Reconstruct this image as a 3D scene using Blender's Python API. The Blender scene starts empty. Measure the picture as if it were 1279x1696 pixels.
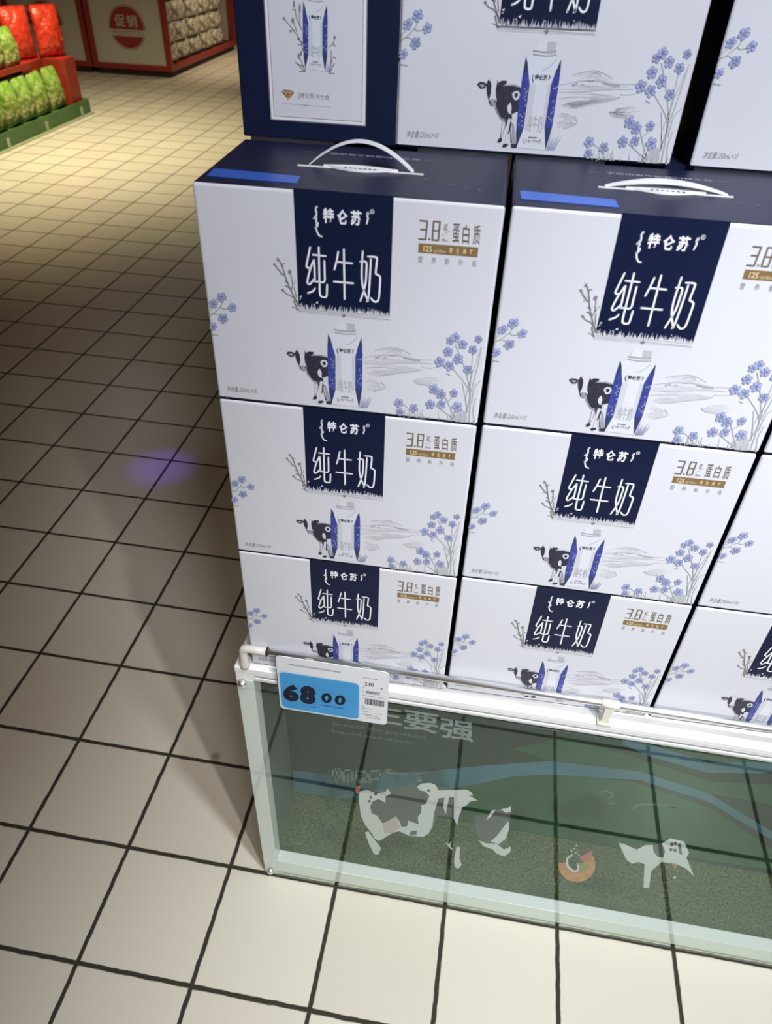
import bpy, bmesh, math, random
import numpy as np
from mathutils import Vector, Euler, Matrix

scene = bpy.context.scene
col = scene.collection
rnd = random.Random(7)
PI = math.pi

# ------------------------------------------------------------------ camera
cam_d = bpy.data.cameras.new('camera')
cam = bpy.data.objects.new('camera', cam_d)
col.objects.link(cam)
cam.location = (0.6551, -0.4792, 1.6667)
cam.rotation_euler = (0.88498, -0.032789, 0.164203)
cam_d.sensor_fit = 'HORIZONTAL'
cam_d.sensor_width = 36.0
cam_d.lens = 36.0 * 1227.2 / 1279.0
cam_d.clip_start = 0.02
cam_d.clip_end = 100
cam_d.dof.use_dof = True
cam_d.dof.focus_distance = 1.15
cam_d.dof.aperture_fstop = 9.0
scene.camera = cam

# ------------------------------------------------------------------ world, exposure, lights
w = bpy.data.worlds.new('store_air')
scene.world = w
w.use_nodes = True
w.node_tree.nodes['Background'].inputs[0].default_value = (1.0, 0.72, 0.48, 1)
w.node_tree.nodes['Background'].inputs[1].default_value = 0.06
vs = scene.view_settings
vs.view_transform = 'Standard'
vs.look = 'None'
vs.exposure = 0.0
vs.gamma = 1.0
vs.use_curve_mapping = False


def spot(name, loc, target, watts, color, size_deg, blend, radius):
    d = bpy.data.lights.new(name, 'SPOT')
    d.energy = watts
    d.color = color
    d.spot_size = math.radians(size_deg)
    d.spot_blend = blend
    d.shadow_soft_size = radius
    o = bpy.data.objects.new(name, d)
    o.location = loc
    o.rotation_euler = (Vector(target) - Vector(loc)).to_track_quat('-Z', 'Y').to_euler()
    col.objects.link(o)
    return o


def area(name, loc, target, watts, color, sx, sy):
    d = bpy.data.lights.new(name, 'AREA')
    d.shape = 'RECTANGLE'
    d.size, d.size_y = sx, sy
    d.energy = watts
    d.color = color
    o = bpy.data.objects.new(name, d)
    o.location = loc
    o.rotation_euler = (Vector(target) - Vector(loc)).to_track_quat('-Z', 'Y').to_euler()
    col.objects.link(o)
    return o


spot('key_track_spot', (2.25, -1.95, 2.75), (1.20, -0.08, 0.75), 255, (1.0, 0.96, 0.90), 41, 1.0, 0.06)
spot('front_track_spot', (1.35, -0.50, 3.1), (1.10, -0.10, 0.0), 320, (0.86, 0.93, 1.0), 54, 1.0, 0.08)
spot('walkway_fill_spot', (0.25, -0.95, 3.0), (0.0, 0.10, 0.0), 48, (1.0, 0.95, 0.86), 50, 1.0, 0.10)  # added fill: brightens the left floor and the stack's shadow
spot('upper_fill_spot', (1.25, -1.15, 2.95), (0.78, 0.40, 1.50), 258, (0.89, 0.92, 1.0), 44, 1.0, 0.22)  # added cool fill, aimed to brighten the upper boxes
spot('aisle_track_spot', (-2.9, 5.5, 2.7), (-3.15, 5.85, 0.0), 540, (1.0, 0.88, 0.56), 118, 1.0, 0.12)
spot('far_track_spot', (-2.0, 10.2, 3.0), (-2.9, 10.3, 0.0), 330, (1.0, 0.80, 0.52), 66, 1.0, 0.10)
spot('purple_spot', (-0.50, 1.63, 2.9), (-0.50, 1.63, 0.0), 95, (0.20, 0.06, 1.0), 6, 1.0, 0.02)

# ------------------------------------------------------------------ materials


def mat(name, rgb, rough=0.5, metal=0.0, spec=0.5, var=0.0, scale=20.0, bump=0.0, coat=0.0):
    m = bpy.data.materials.new(name)
    m.use_nodes = True
    nt = m.node_tree
    b = nt.nodes['Principled BSDF']
    b.inputs['Base Color'].default_value = (*rgb, 1)
    b.inputs['Roughness'].default_value = rough
    b.inputs['Metallic'].default_value = metal
    b.inputs['Specular IOR Level'].default_value = spec
    b.inputs['Coat Weight'].default_value = coat
    if var > 0 or bump > 0:
        tc = nt.nodes.new('ShaderNodeTexCoord')
        nz = nt.nodes.new('ShaderNodeTexNoise')
        nz.inputs['Scale'].default_value = scale
        nz.inputs['Detail'].default_value = 4
        nt.links.new(tc.outputs['Object'], nz.inputs['Vector'])
        if var > 0:
            cr = nt.nodes.new('ShaderNodeValToRGB')
            cr.color_ramp.elements[0].position = 0.3
            cr.color_ramp.elements[1].position = 0.7
            cr.color_ramp.elements[0].color = (*[c * (1 - var) for c in rgb], 1)
            cr.color_ramp.elements[1].color = (*[min(1, c * (1 + var)) for c in rgb], 1)
            nt.links.new(nz.outputs['Fac'], cr.inputs['Fac'])
            nt.links.new(cr.outputs['Color'], b.inputs['Base Color'])
        if bump > 0:
            bp = nt.nodes.new('ShaderNodeBump')
            bp.inputs['Strength'].default_value = bump
            bp.inputs['Distance'].default_value = 0.004
            nt.links.new(nz.outputs['Fac'], bp.inputs['Height'])
            nt.links.new(bp.outputs['Normal'], b.inputs['Normal'])
    return m


M = {}
M['carton_white'] = mat('carton_white', (0.61, 0.62, 0.665), 0.42, var=0.012, scale=9)
M['carton_edge'] = mat('carton_edge', (0.74, 0.74, 0.78), 0.4)
M['navy'] = mat('navy_print', (0.0045, 0.0085, 0.036), 0.42, spec=0.35, var=0.05, scale=30)
M['navy_top'] = mat('navy_gloss', (0.009, 0.011, 0.038), 0.42, spec=0.36, var=0.05, scale=30)
M['letter_white'] = mat('letter_white', (0.80, 0.81, 0.86), 0.45)
M['letter_soft'] = mat('letter_soft', (0.42, 0.43, 0.5), 0.45)
M['gold'] = mat('gold_ink', (0.21, 0.135, 0.055), 0.4, var=0.1, scale=60)
M['gold_dark'] = mat('bronze_ink', (0.15, 0.115, 0.085), 0.45)
M['gold_pale'] = mat('pale_gold_ink', (0.68, 0.52, 0.33), 0.45)
M['ink_grey'] = mat('grey_ink', (0.20, 0.19, 0.19), 0.5)
M['ink_mid'] = mat('mid_grey_ink', (0.34, 0.34, 0.36), 0.5)
M['ink_light'] = mat('light_grey_ink', (0.44, 0.445, 0.47), 0.5)
M['ink_faint'] = mat('faint_grey_ink', (0.55, 0.555, 0.585), 0.5)
M['ink_black'] = mat('black_ink', (0.03, 0.028, 0.04), 0.5)
M['cow_dark'] = mat('cow_dark_ink', (0.028, 0.026, 0.045), 0.5, var=0.3, scale=220)
M['cow_white'] = mat('cow_white_ink', (0.60, 0.61, 0.66), 0.5)
M['cow_grey'] = mat('cow_grey_ink', (0.30, 0.30, 0.35), 0.5)
M['pack_blue'] = mat('pack_blue_ink', (0.04, 0.055, 0.27), 0.4, var=0.25, scale=160)
M['pack_blue_dark'] = mat('pack_dark_blue_ink', (0.035, 0.045, 0.12), 0.4)
M['pack_white'] = mat('pack_white_ink', (0.63, 0.65, 0.71), 0.45)
M['petal'] = mat('petal_ink', (0.31, 0.35, 0.55), 0.5, var=0.22, scale=90)
M['petal_edge'] = mat('petal_edge_ink', (0.18, 0.20, 0.37), 0.5)
M['stem_ink'] = mat('stem_ink', (0.36, 0.39, 0.38), 0.5)
M['tape_blue'] = mat('blue_tape', (0.035, 0.115, 0.50), 0.35)
M['plastic_white'] = mat('white_plastic', (0.78, 0.79, 0.80), 0.35)
M['paper_white'] = mat('white_paper', (0.82, 0.82, 0.82), 0.6)
M['black'] = mat('black_gap', (0.004, 0.004, 0.006), 0.6)
M['frame_white'] = mat('white_frame', (0.80, 0.80, 0.80), 0.22, var=0.01, scale=15)
M['frame_shade'] = mat('grey_seam', (0.28, 0.28, 0.29), 0.4)
M['cream_plastic'] = mat('cream_plastic', (0.70, 0.70, 0.58), 0.4)
M['ivory_plastic'] = mat('ivory_plastic', (0.62, 0.60, 0.56), 0.4)
M['chrome'] = mat('chrome', (0.92, 0.92, 0.93), 0.42, metal=1.0)
M['inner_grey'] = mat('inner_grey', (0.10, 0.115, 0.11), 0.6)
M['backdrop'] = mat('backdrop_slate', (0.012, 0.020, 0.020), 0.6, var=0.25, scale=6)
M['sky_blue'] = mat('backdrop_blue', (0.06, 0.17, 0.24), 0.6, var=0.15, scale=12)
M['hill_green'] = mat('backdrop_green', (0.022, 0.085, 0.040), 0.6, var=0.3, scale=10)
M['print_white'] = mat('pane_white_print', (0.60, 0.61, 0.62), 0.5)
M['print_grey'] = mat('pane_grey_print', (0.062, 0.064, 0.066), 0.5)
M['print_pink'] = mat('pane_pink_print', (0.50, 0.40, 0.42), 0.5)
M['print_text'] = mat('pane_text_print', (0.22, 0.25, 0.24), 0.5)
M['print_dim'] = mat('pane_dim_print', (0.085, 0.11, 0.10), 0.5)
M['print_orange'] = mat('pane_orange_print', (0.50, 0.20, 0.06), 0.5, var=0.25, scale=70)
M['print_red'] = mat('pane_red_print', (0.45, 0.12, 0.09), 0.5)
M['print_olive'] = mat('pane_olive_print', (0.22, 0.22, 0.05), 0.5)
M['tag_blue'] = mat('tag_blue', (0.035, 0.29, 0.62), 0.35, var=0.08, scale=25)
M['tag_white'] = mat('tag_white', (0.70, 0.72, 0.76), 0.4)
M['tag_edge'] = mat('tag_pale_blue', (0.42, 0.64, 0.78), 0.4)
M['tag_ink'] = mat('tag_ink', (0.006, 0.012, 0.03), 0.6, spec=0.2)
M['tag_grey'] = mat('tag_grey_ink', (0.30, 0.31, 0.33), 0.5)
M['stall_red'] = mat('stall_red', (0.26, 0.022, 0.018), 0.45)
M['stall_white'] = mat('stall_white', (0.50, 0.47, 0.42), 0.5)
M['stall_dark'] = mat('stall_dark', (0.012, 0.008, 0.008), 0.7)
M['board_green'] = mat('board_green', (0.06, 0.14, 0.04), 0.5, var=0.2, scale=4)
M['board_cap'] = mat('board_trim', (0.35, 0.36, 0.24), 0.5)
M['carton_red'] = mat('carton_red', (0.27, 0.028, 0.012), 0.45, var=0.2, scale=8)
M['clip_clear'] = mat('pale_clip', (0.35, 0.45, 0.33), 0.3)


def glass_mat():
    m = bpy.data.materials.new('case_glass')
    m.use_nodes = True
    nt = m.node_tree
    nt.nodes.clear()
    out = nt.nodes.new('ShaderNodeOutputMaterial')
    mix = nt.nodes.new('ShaderNodeMixShader')
    tr = nt.nodes.new('ShaderNodeBsdfTransparent')
    gl = nt.nodes.new('ShaderNodeBsdfGlossy')
    fr = nt.nodes.new('ShaderNodeFresnel')
    fr.inputs['IOR'].default_value = 1.65
    tr.inputs['Color'].default_value = (0.965, 0.985, 0.975, 1)
    gl.inputs['Roughness'].default_value = 0.012
    gl.inputs['Color'].default_value = (0.78, 1.0, 0.91, 1)
    geo = nt.nodes.new('ShaderNodeNewGeometry')
    inv = nt.nodes.new('ShaderNodeMath'); inv.operation = 'SUBTRACT'; inv.inputs[0].default_value = 1.0
    mul = nt.nodes.new('ShaderNodeMath'); mul.operation = 'MULTIPLY'
    nt.links.new(geo.outputs['Backfacing'], inv.inputs[1])
    nt.links.new(fr.outputs[0], mul.inputs[0])
    nt.links.new(inv.outputs[0], mul.inputs[1])
    nt.links.new(mul.outputs[0], mix.inputs[0])
    nt.links.new(tr.outputs[0], mix.inputs[1])
    nt.links.new(gl.outputs[0], mix.inputs[2])
    nt.links.new(mix.outputs[0], out.inputs[0])
    return m


M['glass'] = glass_mat()


def floor_mat():
    m = bpy.data.materials.new('floor_tile')
    m.use_nodes = True
    nt = m.node_tree
    N, L = nt.nodes.new, nt.links.new
    b = nt.nodes['Principled BSDF']
    tc = N('ShaderNodeTexCoord')
    sc = N('ShaderNodeVectorMath'); sc.operation = 'SCALE'; sc.inputs['Scale'].default_value = 1 / 0.24
    L(tc.outputs['Object'], sc.inputs[0])
    # slight hand-laid waviness of the joints
    nzw = N('ShaderNodeTexNoise'); nzw.inputs['Scale'].default_value = 9.0
    L(sc.outputs[0], nzw.inputs['Vector'])
    sub = N('ShaderNodeVectorMath'); sub.operation = 'SUBTRACT'; sub.inputs[1].default_value = (.5, .5, .5)
    L(nzw.outputs['Color'], sub.inputs[0])
    s2 = N('ShaderNodeVectorMath'); s2.operation = 'SCALE'; s2.inputs['Scale'].default_value = 0.016
    L(sub.outputs[0], s2.inputs[0])
    add = N('ShaderNodeVectorMath'); add.operation = 'ADD'
    L(sc.outputs[0], add.inputs[0]); L(s2.outputs[0], add.inputs[1])
    sep = N('ShaderNodeSeparateXYZ'); L(add.outputs[0], sep.inputs[0])

    def math_(op, a, bval=None):
        n = N('ShaderNodeMath'); n.operation = op
        if isinstance(a, (int, float)): n.inputs[0].default_value = a
        else: L(a, n.inputs[0])
        if bval is not None:
            if isinstance(bval, (int, float)): n.inputs[1].default_value = bval
            else: L(bval, n.inputs[1])
        return n.outputs[0]
    dist = []
    for ax in ('X', 'Y'):
        r = math_('ADD', sep.outputs[ax], 0.5)
        f = math_('FRACT', r)
        d = math_('ABSOLUTE', math_('SUBTRACT', f, 0.5))
        dist.append(d)
    dmin = math_('MINIMUM', dist[0], dist[1])
    mr = N('ShaderNodeMapRange'); mr.interpolation_type = 'SMOOTHSTEP'
    mr.inputs['From Min'].default_value = 0.014
    mr.inputs['From Max'].default_value = 0.023
    L(dmin, mr.inputs['Value'])
    # one colour per tile
    fl = N('ShaderNodeVectorMath'); fl.operation = 'FLOOR'; L(sc.outputs[0], fl.inputs[0])
    wn = N('ShaderNodeTexWhiteNoise'); wn.noise_dimensions = '2D'; L(fl.outputs[0], wn.inputs['Vector'])
    nz = N('ShaderNodeTexNoise'); nz.inputs['Scale'].default_value = 3.0; nz.inputs['Detail'].default_value = 5
    L(tc.outputs['Object'], nz.inputs['Vector'])
    mixf = math_('ADD', math_('MULTIPLY', wn.outputs['Value'], 0.6), math_('MULTIPLY', nz.outputs['Fac'], 0.4))
    cr = N('ShaderNodeValToRGB')
    cr.color_ramp.elements[0].color = (0.60, 0.55, 0.46, 1)
    cr.color_ramp.elements[1].color = (0.69, 0.645, 0.555, 1)
    L(mixf, cr.inputs['Fac'])
    # two small scuffs
    prev = cr.outputs['Color']
    for (sx, sy, sr) in ((0.115, 0.497, 0.010), (0.702, 0.238, 0.0045)):
        dv = N('ShaderNodeVectorMath'); dv.operation = 'DISTANCE'
        dv.inputs[1].default_value = (sx, sy, 0)
        L(tc.outputs['Object'], dv.inputs[0])
        m2 = N('ShaderNodeMapRange')
        m2.inputs['From Min'].default_value = sr * 0.5; m2.inputs['From Max'].default_value = sr * 1.6
        m2.inputs['To Min'].default_value = 0.6; m2.inputs['To Max'].default_value = 0.0
        L(dv.outputs['Value'], m2.inputs['Value'])
        mx = N('ShaderNodeMix'); mx.data_type = 'RGBA'
        L(m2.outputs[0], mx.inputs[0]); L(prev, mx.inputs[6]); mx.inputs[7].default_value = (0.10, 0.09, 0.07, 1)
        prev = mx.outputs[2]
    mix = N('ShaderNodeMix'); mix.data_type = 'RGBA'
    L(mr.outputs[0], mix.inputs[0])
    mix.inputs[6].default_value = (0.034, 0.028, 0.020, 1)
    L(prev, mix.inputs[7])
    L(mix.outputs[2], b.inputs['Base Color'])
    rr = N('ShaderNodeMapRange'); rr.inputs['To Min'].default_value = 0.85; rr.inputs['To Max'].default_value = 0.30
    L(mr.outputs[0], rr.inputs['Value'])
    L(rr.outputs[0], b.inputs['Roughness'])
    b.inputs['Specular IOR Level'].default_value = 0.4
    bp = N('ShaderNodeBump'); bp.inputs['Strength'].default_value = 0.5; bp.inputs['Distance'].default_value = 0.003
    L(mr.outputs[0], bp.inputs['Height']); L(bp.outputs[0], b.inputs['Normal'])
    return m


def turf_mat():
    m = mat('turf', (0.10, 0.105, 0.05), 0.9)
    nt = m.node_tree
    N, L = nt.nodes.new, nt.links.new
    b = nt.nodes['Principled BSDF']
    tc = N('ShaderNodeTexCoord')
    n1 = N('ShaderNodeTexNoise'); n1.inputs['Scale'].default_value = 260; n1.inputs['Detail'].default_value = 6
    n2 = N('ShaderNodeTexNoise'); n2.inputs['Scale'].default_value = 9
    L(tc.outputs['Object'], n1.inputs['Vector']); L(tc.outputs['Object'], n2.inputs['Vector'])
    c1 = N('ShaderNodeValToRGB')
    c1.color_ramp.elements[0].position = .36; c1.color_ramp.elements[1].position = .66
    c1.color_ramp.elements[0].color = (0.022, 0.030, 0.014, 1); c1.color_ramp.elements[1].color = (0.16, 0.165, 0.085, 1)
    L(n1.outputs['Fac'], c1.inputs['Fac'])
    c2 = N('ShaderNodeValToRGB')
    c2.color_ramp.elements[0].color = (0.7, 0.95, 0.8, 1); c2.color_ramp.elements[1].color = (1.1, 1.0, 0.7, 1)
    L(n2.outputs['Fac'], c2.inputs['Fac'])
    mx = N('ShaderNodeMix'); mx.data_type = 'RGBA'; mx.blend_type = 'MULTIPLY'; mx.inputs[0].default_value = 1
    L(c1.outputs[0], mx.inputs[6]); L(c2.outputs[0], mx.inputs[7])
    L(mx.outputs[2], b.inputs['Base Color'])
    bp = N('ShaderNodeBump'); bp.inputs['Strength'].default_value = 1; bp.inputs['Distance'].default_value = 0.01
    L(n1.outputs['Fac'], bp.inputs['Height']); L(bp.outputs[0], b.inputs['Normal'])
    return m


def snack_mat(name, c_lo, c_hi, c_top):
    """crumpled printed film bag: brighter printed top, paler window below, in the bag's own coordinates"""
    m = mat(name, c_lo, 0.3)
    nt = m.node_tree
    N, L = nt.nodes.new, nt.links.new
    b = nt.nodes['Principled BSDF']
    tc = N('ShaderNodeTexCoord')
    n1 = N('ShaderNodeTexNoise'); n1.inputs['Scale'].default_value = 24; n1.inputs['Detail'].default_value = 3
    L(tc.outputs['Object'], n1.inputs['Vector'])
    c1 = N('ShaderNodeValToRGB')
    c1.color_ramp.elements[0].position = .4; c1.color_ramp.elements[1].position = .6
    c1.color_ramp.elements[0].color = (*c_lo, 1); c1.color_ramp.elements[1].color = (*c_hi, 1)
    L(n1.outputs['Fac'], c1.inputs['Fac'])
    sep = N('ShaderNodeSeparateXYZ'); L(tc.outputs['Object'], sep.inputs[0])
    mr = N('ShaderNodeMapRange'); mr.inputs['From Min'].default_value = .10; mr.inputs['From Max'].default_value = .26
    L(sep.outputs['Z'], mr.inputs['Value'])
    mx = N('ShaderNodeMix'); mx.data_type = 'RGBA'
    L(mr.outputs[0], mx.inputs[0]); L(c1.outputs[0], mx.inputs[6]); mx.inputs[7].default_value = (*c_top, 1)
    mx2 = N('ShaderNodeMix'); mx2.data_type = 'RGBA'; mx2.inputs[0].default_value = .5
    L(mx.outputs[2], mx2.inputs[6]); L(c1.outputs[0], mx2.inputs[7])
    L(mx2.outputs[2], b.inputs['Base Color'])
    bp = N('ShaderNodeBump'); bp.inputs['Strength'].default_value = .7; bp.inputs['Distance'].default_value = 0.02
    L(n1.outputs['Fac'], bp.inputs['Height']); L(bp.outputs[0], b.inputs['Normal'])
    return m


M['floor'] = floor_mat()
M['turf'] = turf_mat()
M['bag_green'] = snack_mat('green_bag_film', (0.12, 0.17, 0.025), (0.42, 0.42, 0.19), (0.16, 0.44, 0.03))
M['bag_red'] = snack_mat('red_bag_film', (0.42, 0.02, 0.012), (0.62, 0.05, 0.02), (0.60, 0.045, 0.02))
M['packet'] = snack_mat('packet_film', (0.20, 0.185, 0.15), (0.66, 0.62, 0.54), (0.52, 0.48, 0.41))

# ------------------------------------------------------------------ object helpers


def link(name, me, parent=None, loc=None):
    o = bpy.data.objects.new(name, me)
    col.objects.link(o)
    if parent is not None:
        o.parent = parent
    if loc is not None:
        o.location = loc
    return o


def empty(name, loc, rz=0.0):
    o = link(name, None, None, loc)
    o.rotation_euler = (0, 0, rz)
    o.empty_display_size = 0.05
    return o


def tag(o, label, cat, group=None):
    o['label'] = label
    o['category'] = cat
    if group:
        o['group'] = group
    return o


def dup_tree(o, parent=None):
    c = o.copy()
    col.objects.link(c)
    if parent is not None:
        c.parent = parent
    for ch in list(o.children):
        dup_tree(ch, c)
    return c


class MB:
    """collects shapes with materials into one mesh"""

    def __init__(self):
        self.bm = bmesh.new()
        self.mats = []

    def mi(self, m):
        m = M[m]
        if m not in self.mats:
            self.mats.append(m)
        return self.mats.index(m)

    def box(self, x0, x1, y0, y1, z0, z1, m, bevel=0.0, seg=2):
        tmp = bmesh.new()
        bmesh.ops.create_cube(tmp, size=1.0)
        bmesh.ops.scale(tmp, vec=(x1 - x0, y1 - y0, z1 - z0), verts=tmp.verts)
        bmesh.ops.translate(tmp, vec=((x0 + x1) / 2, (y0 + y1) / 2, (z0 + z1) / 2), verts=tmp.verts)
        if bevel > 0:
            bmesh.ops.bevel(tmp, geom=tmp.edges[:], offset=bevel, segments=seg, affect='EDGES', profile=0.5)
        self._merge(tmp, m)

    def _merge(self, tmp, m, smooth=False):
        i = self.mi(m)
        vm = {}
        for v in tmp.verts:
            vm[v] = self.bm.verts.new(v.co)
        for f in tmp.faces:
            try:
                nf = self.bm.faces.new([vm[v] for v in f.verts])
                nf.material_index = i
                nf.smooth = smooth
            except ValueError:
                pass
        tmp.free()

    def tube(self, pts, r, m, seg=16, caps=True):
        """round tube along a polyline"""
        pts = [Vector(p) for p in pts]
        i = self.mi(m)
        rings = []
        for k, p in enumerate(pts):
            if k == 0: t = pts[1] - pts[0]
            elif k == len(pts) - 1: t = pts[-1] - pts[-2]
            else: t = (pts[k + 1] - pts[k]).normalized() + (pts[k] - pts[k - 1]).normalized()
            t.normalize()
            a = t.cross(Vector((0, 1, 0)))
            if a.length < 1e-3: a = t.cross(Vector((1, 0, 0)))
            a.normalize()
            b2 = t.cross(a)
            rr = r[k] if isinstance(r, (list, tuple)) else r
            rings.append([self.bm.verts.new(p + (a * math.cos(2 * PI * s / seg) + b2 * math.sin(2 * PI * s / seg)) * rr) for s in range(seg)])
        for q in range(len(rings) - 1):
            for s in range(seg):
                f = self.bm.faces.new([rings[q][s], rings[q][(s + 1) % seg], rings[q + 1][(s + 1) % seg], rings[q + 1][s]])
                f.material_index = i
                f.smooth = True
        if caps:
            for rg in (rings[0], rings[-1]):
                f = self.bm.faces.new(rg)
                f.material_index = i

    def poly(self, pts, m):
        f = self.bm.faces.new([self.bm.verts.new(p) for p in pts])
        f.material_index = self.mi(m)

    def prism(self, pts2, axis, a0, a1, m):
        """outline (x,z) extruded along y, or (x,y) along z, or (y,z) along x"""
        def P(u, v, t):
            return {'y': (u, t, v), 'z': (u, v, t), 'x': (t, u, v)}[axis]
        i = self.mi(m)
        A = [self.bm.verts.new(P(u, v, a0)) for u, v in pts2]
        B = [self.bm.verts.new(P(u, v, a1)) for u, v in pts2]
        n = len(A)
        for fs in ([A, B[::-1]] + [[A[k], A[(k + 1) % n], B[(k + 1) % n], B[k]] for k in range(n)]):
            f = self.bm.faces.new(fs)
            f.material_index = i

    def build(self, name, parent=None, loc=None, recalc=True):
        if recalc:
            bmesh.ops.recalc_face_normals(self.bm, faces=self.bm.faces[:])
        me = bpy.data.meshes.new(name)
        self.bm.to_mesh(me)
        self.bm.free()
        for m in self.mats:
            me.materials.append(m)
        return link(name, me, parent, loc)


# ------------------------------------------------------------------ flat printing on a surface
_tc = {}


def glyphs(body, bold=0.0, shear=0.0):
    key = (body, bold, shear)
    if key in _tc:
        return _tc[key]
    c = bpy.data.curves.new('t', 'FONT')
    c.body = body
    c.size = 1
    c.offset = bold
    c.shear = shear
    c.resolution_u = 3
    o = bpy.data.objects.new('t', c)
    col.objects.link(o)
    dg = bpy.context.evaluated_depsgraph_get()
    me = o.evaluated_get(dg).to_mesh()
    V = np.array([v.co[:2] for v in me.vertices])
    F = [tuple(p.vertices) for p in me.polygons]
    bpy.data.objects.remove(o)
    bpy.data.curves.remove(c)
    lo, hi = V.min(0), V.max(0)
    V = (V - lo) / (hi - lo)
    _tc[key] = (V, F)
    return _tc[key]


def homography(src, dst):
    A = []
    for (u, v), (x, y) in zip(src, dst):
        A.append([u, v, 1, 0, 0, 0, -x * u, -x * v, -x])
        A.append([0, 0, 0, u, v, 1, -y * u, -y * v, -y])
    H = np.linalg.svd(np.array(A, float))[2][-1].reshape(3, 3)

    def f(p):
        q = H @ np.array([p[0], p[1], 1.0])
        return (q[0] / q[2], q[1] / q[2])
    return f


def crop(x0, y0, s):
    return lambda pts: [(x0 + x * s, y0 + y * s) for x, y in pts]


class Print:
    """flat ink shapes; map2 takes drawing coordinates to surface coordinates, place lifts them to 3-D"""

    def __init__(self, map2, place, base=0.0002, step=0.00011):
        self.map2, self.place, self.base, self.step = map2, place, base, step
        self.V, self.F, self.I, self.mats = [], [], [], []

    def mi(self, m):
        m = M[m]
        if m not in self.mats:
            self.mats.append(m)
        return self.mats.index(m)

    def _add(self, pts2, faces, m, layer):
        n = len(self.V)
        h = self.base + self.step * layer
        self.V += [self.place(a, b, h) for a, b in pts2]
        i = self.mi(m)
        for f in faces:
            self.F.append([n + k for k in f])
            self.I.append(i)

    def poly(self, pts, m, layer=0):
        p2 = [self.map2(p) for p in pts]
        self._add(p2, [list(range(len(p2)))], m, layer)

    def stroke(self, pts, width, m, layer=0, smooth=True, taper=None, map_w=None):
        """round-ended brush stroke; width in drawing units"""
        if smooth and len(pts) > 2:
            P = [pts[0]] + list(pts) + [pts[-1]]
            out = []
            for k in range(1, len(P) - 2):
                p0, p1, p2, p3 = [np.array(P[k + d], float) for d in (-1, 0, 1, 2)]
                for t in (0, .25, .5, .75):
                    out.append(tuple(.5 * ((2 * p1) + (-p0 + p2) * t + (2 * p0 - 5 * p1 + 4 * p2 - p3) * t * t + (-p0 + 3 * p1 - 3 * p2 + p3) * t ** 3)))
            out.append(tuple(pts[-1]))
            pts = out
        pts = [np.array(p, float) for p in pts]
        n = len(pts)
        if not smooth and n > 2:
            for k in range(n - 1):
                self.stroke([tuple(pts[k]), tuple(pts[k + 1])], width, m, layer, smooth=False, taper=taper)
            return
        L, R = [], []
        for k in range(n):
            a = pts[max(0, k - 1)]
            b = pts[min(n - 1, k + 1)]
            t = b - a
            t = t / (np.linalg.norm(t) + 1e-9)
            nr = np.array((-t[1], t[0]))
            wd = width / 2
            if taper is not None:
                wd *= taper[0] + (taper[1] - taper[0]) * k / (n - 1)
            L.append(pts[k] + nr * wd)
            R.append(pts[k] - nr * wd)
        V = [self.map2(p) for p in L + R]
        F = [[k, k + 1, n + k + 1, n + k] for k in range(n - 1)]
        self._add(V, F, m, layer)
        if taper is None:
            for e in (0, n - 1):
                self.poly([pts[e] + np.array((math.cos(2 * PI * s / 8), math.sin(2 * PI * s / 8))) * width / 2 for s in range(8)], m, layer)

    def text(self, body, tl, tr, bl, m, layer=0, bold=0.0, shear=0.0):
        V, F = glyphs(body, bold, shear)
        tl, tr, bl = [np.array(q, float) for q in (tl, tr, bl)]
        p2 = [self.map2(bl + (tr - tl) * x + (tl - bl) * y) for x, y in V]
        self._add(p2, F, m, layer)

    def dot(self, c, r, m, layer=0, n=12, ry=None):
        ry = r if ry is None else ry
        self.poly([(c[0] + r * math.cos(2 * PI * s / n), c[1] + ry * math.sin(2 * PI * s / n)) for s in range(n)], m, layer)

    def build(self, name, parent):
        me = bpy.data.meshes.new(name)
        me.from_pydata(self.V, [], self.F)
        for m in self.mats:
            me.materials.append(m)
        me.polygons.foreach_set('material_index', self.I)
        me.update()
        return link(name, me, parent)


# ------------------------------------------------------------------ the setting
mb = MB()
mb.poly([(-12, -3, 0), (5, -3, 0), (5, 18, 0), (-12, 18, 0)], 'floor')
fl = mb.build('floor')
fl['kind'] = 'structure'
M['wall'] = mat('wall_paint', (0.10, 0.085, 0.07), 0.7, var=0.1, scale=2)
mb = MB()
mb.box(-12, 5, 17.9, 18.0, 0, 3.8, 'wall')
wl = mb.build('wall_back')
wl['kind'] = 'structure'

# ------------------------------------------------------------------ the milk gift box
BW, BD, BH = 0.3098, 0.181, 0.2458      # width, depth, height of one box
PITCH_Z = 0.2468

# drawing coordinates: the printed front of the top left box as seen in the photograph
face = homography([(315, 296), (843, 340), (795, 707.5), (360, 662.5)], [(0, BH), (BW, BH), (BW, 0), (0, 0)])


def on_front(a, b, h):
    return (a, -h, b)


c4 = crop(310, 280, 0.43)
cP = crop(480, 290, 0.15637)
cN = crop(680, 340, 0.11728)
cT = crop(440, 390, 0.09382)
cF = crop(340, 470, 0.11796)
c7 = crop(560, 500, 0.18765)
c8 = crop(440, 520, 0.17201)


def P1(c, x, y):
    return c([(x, y)])[0]


def front_print():
    return Print(face, on_front)


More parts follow.
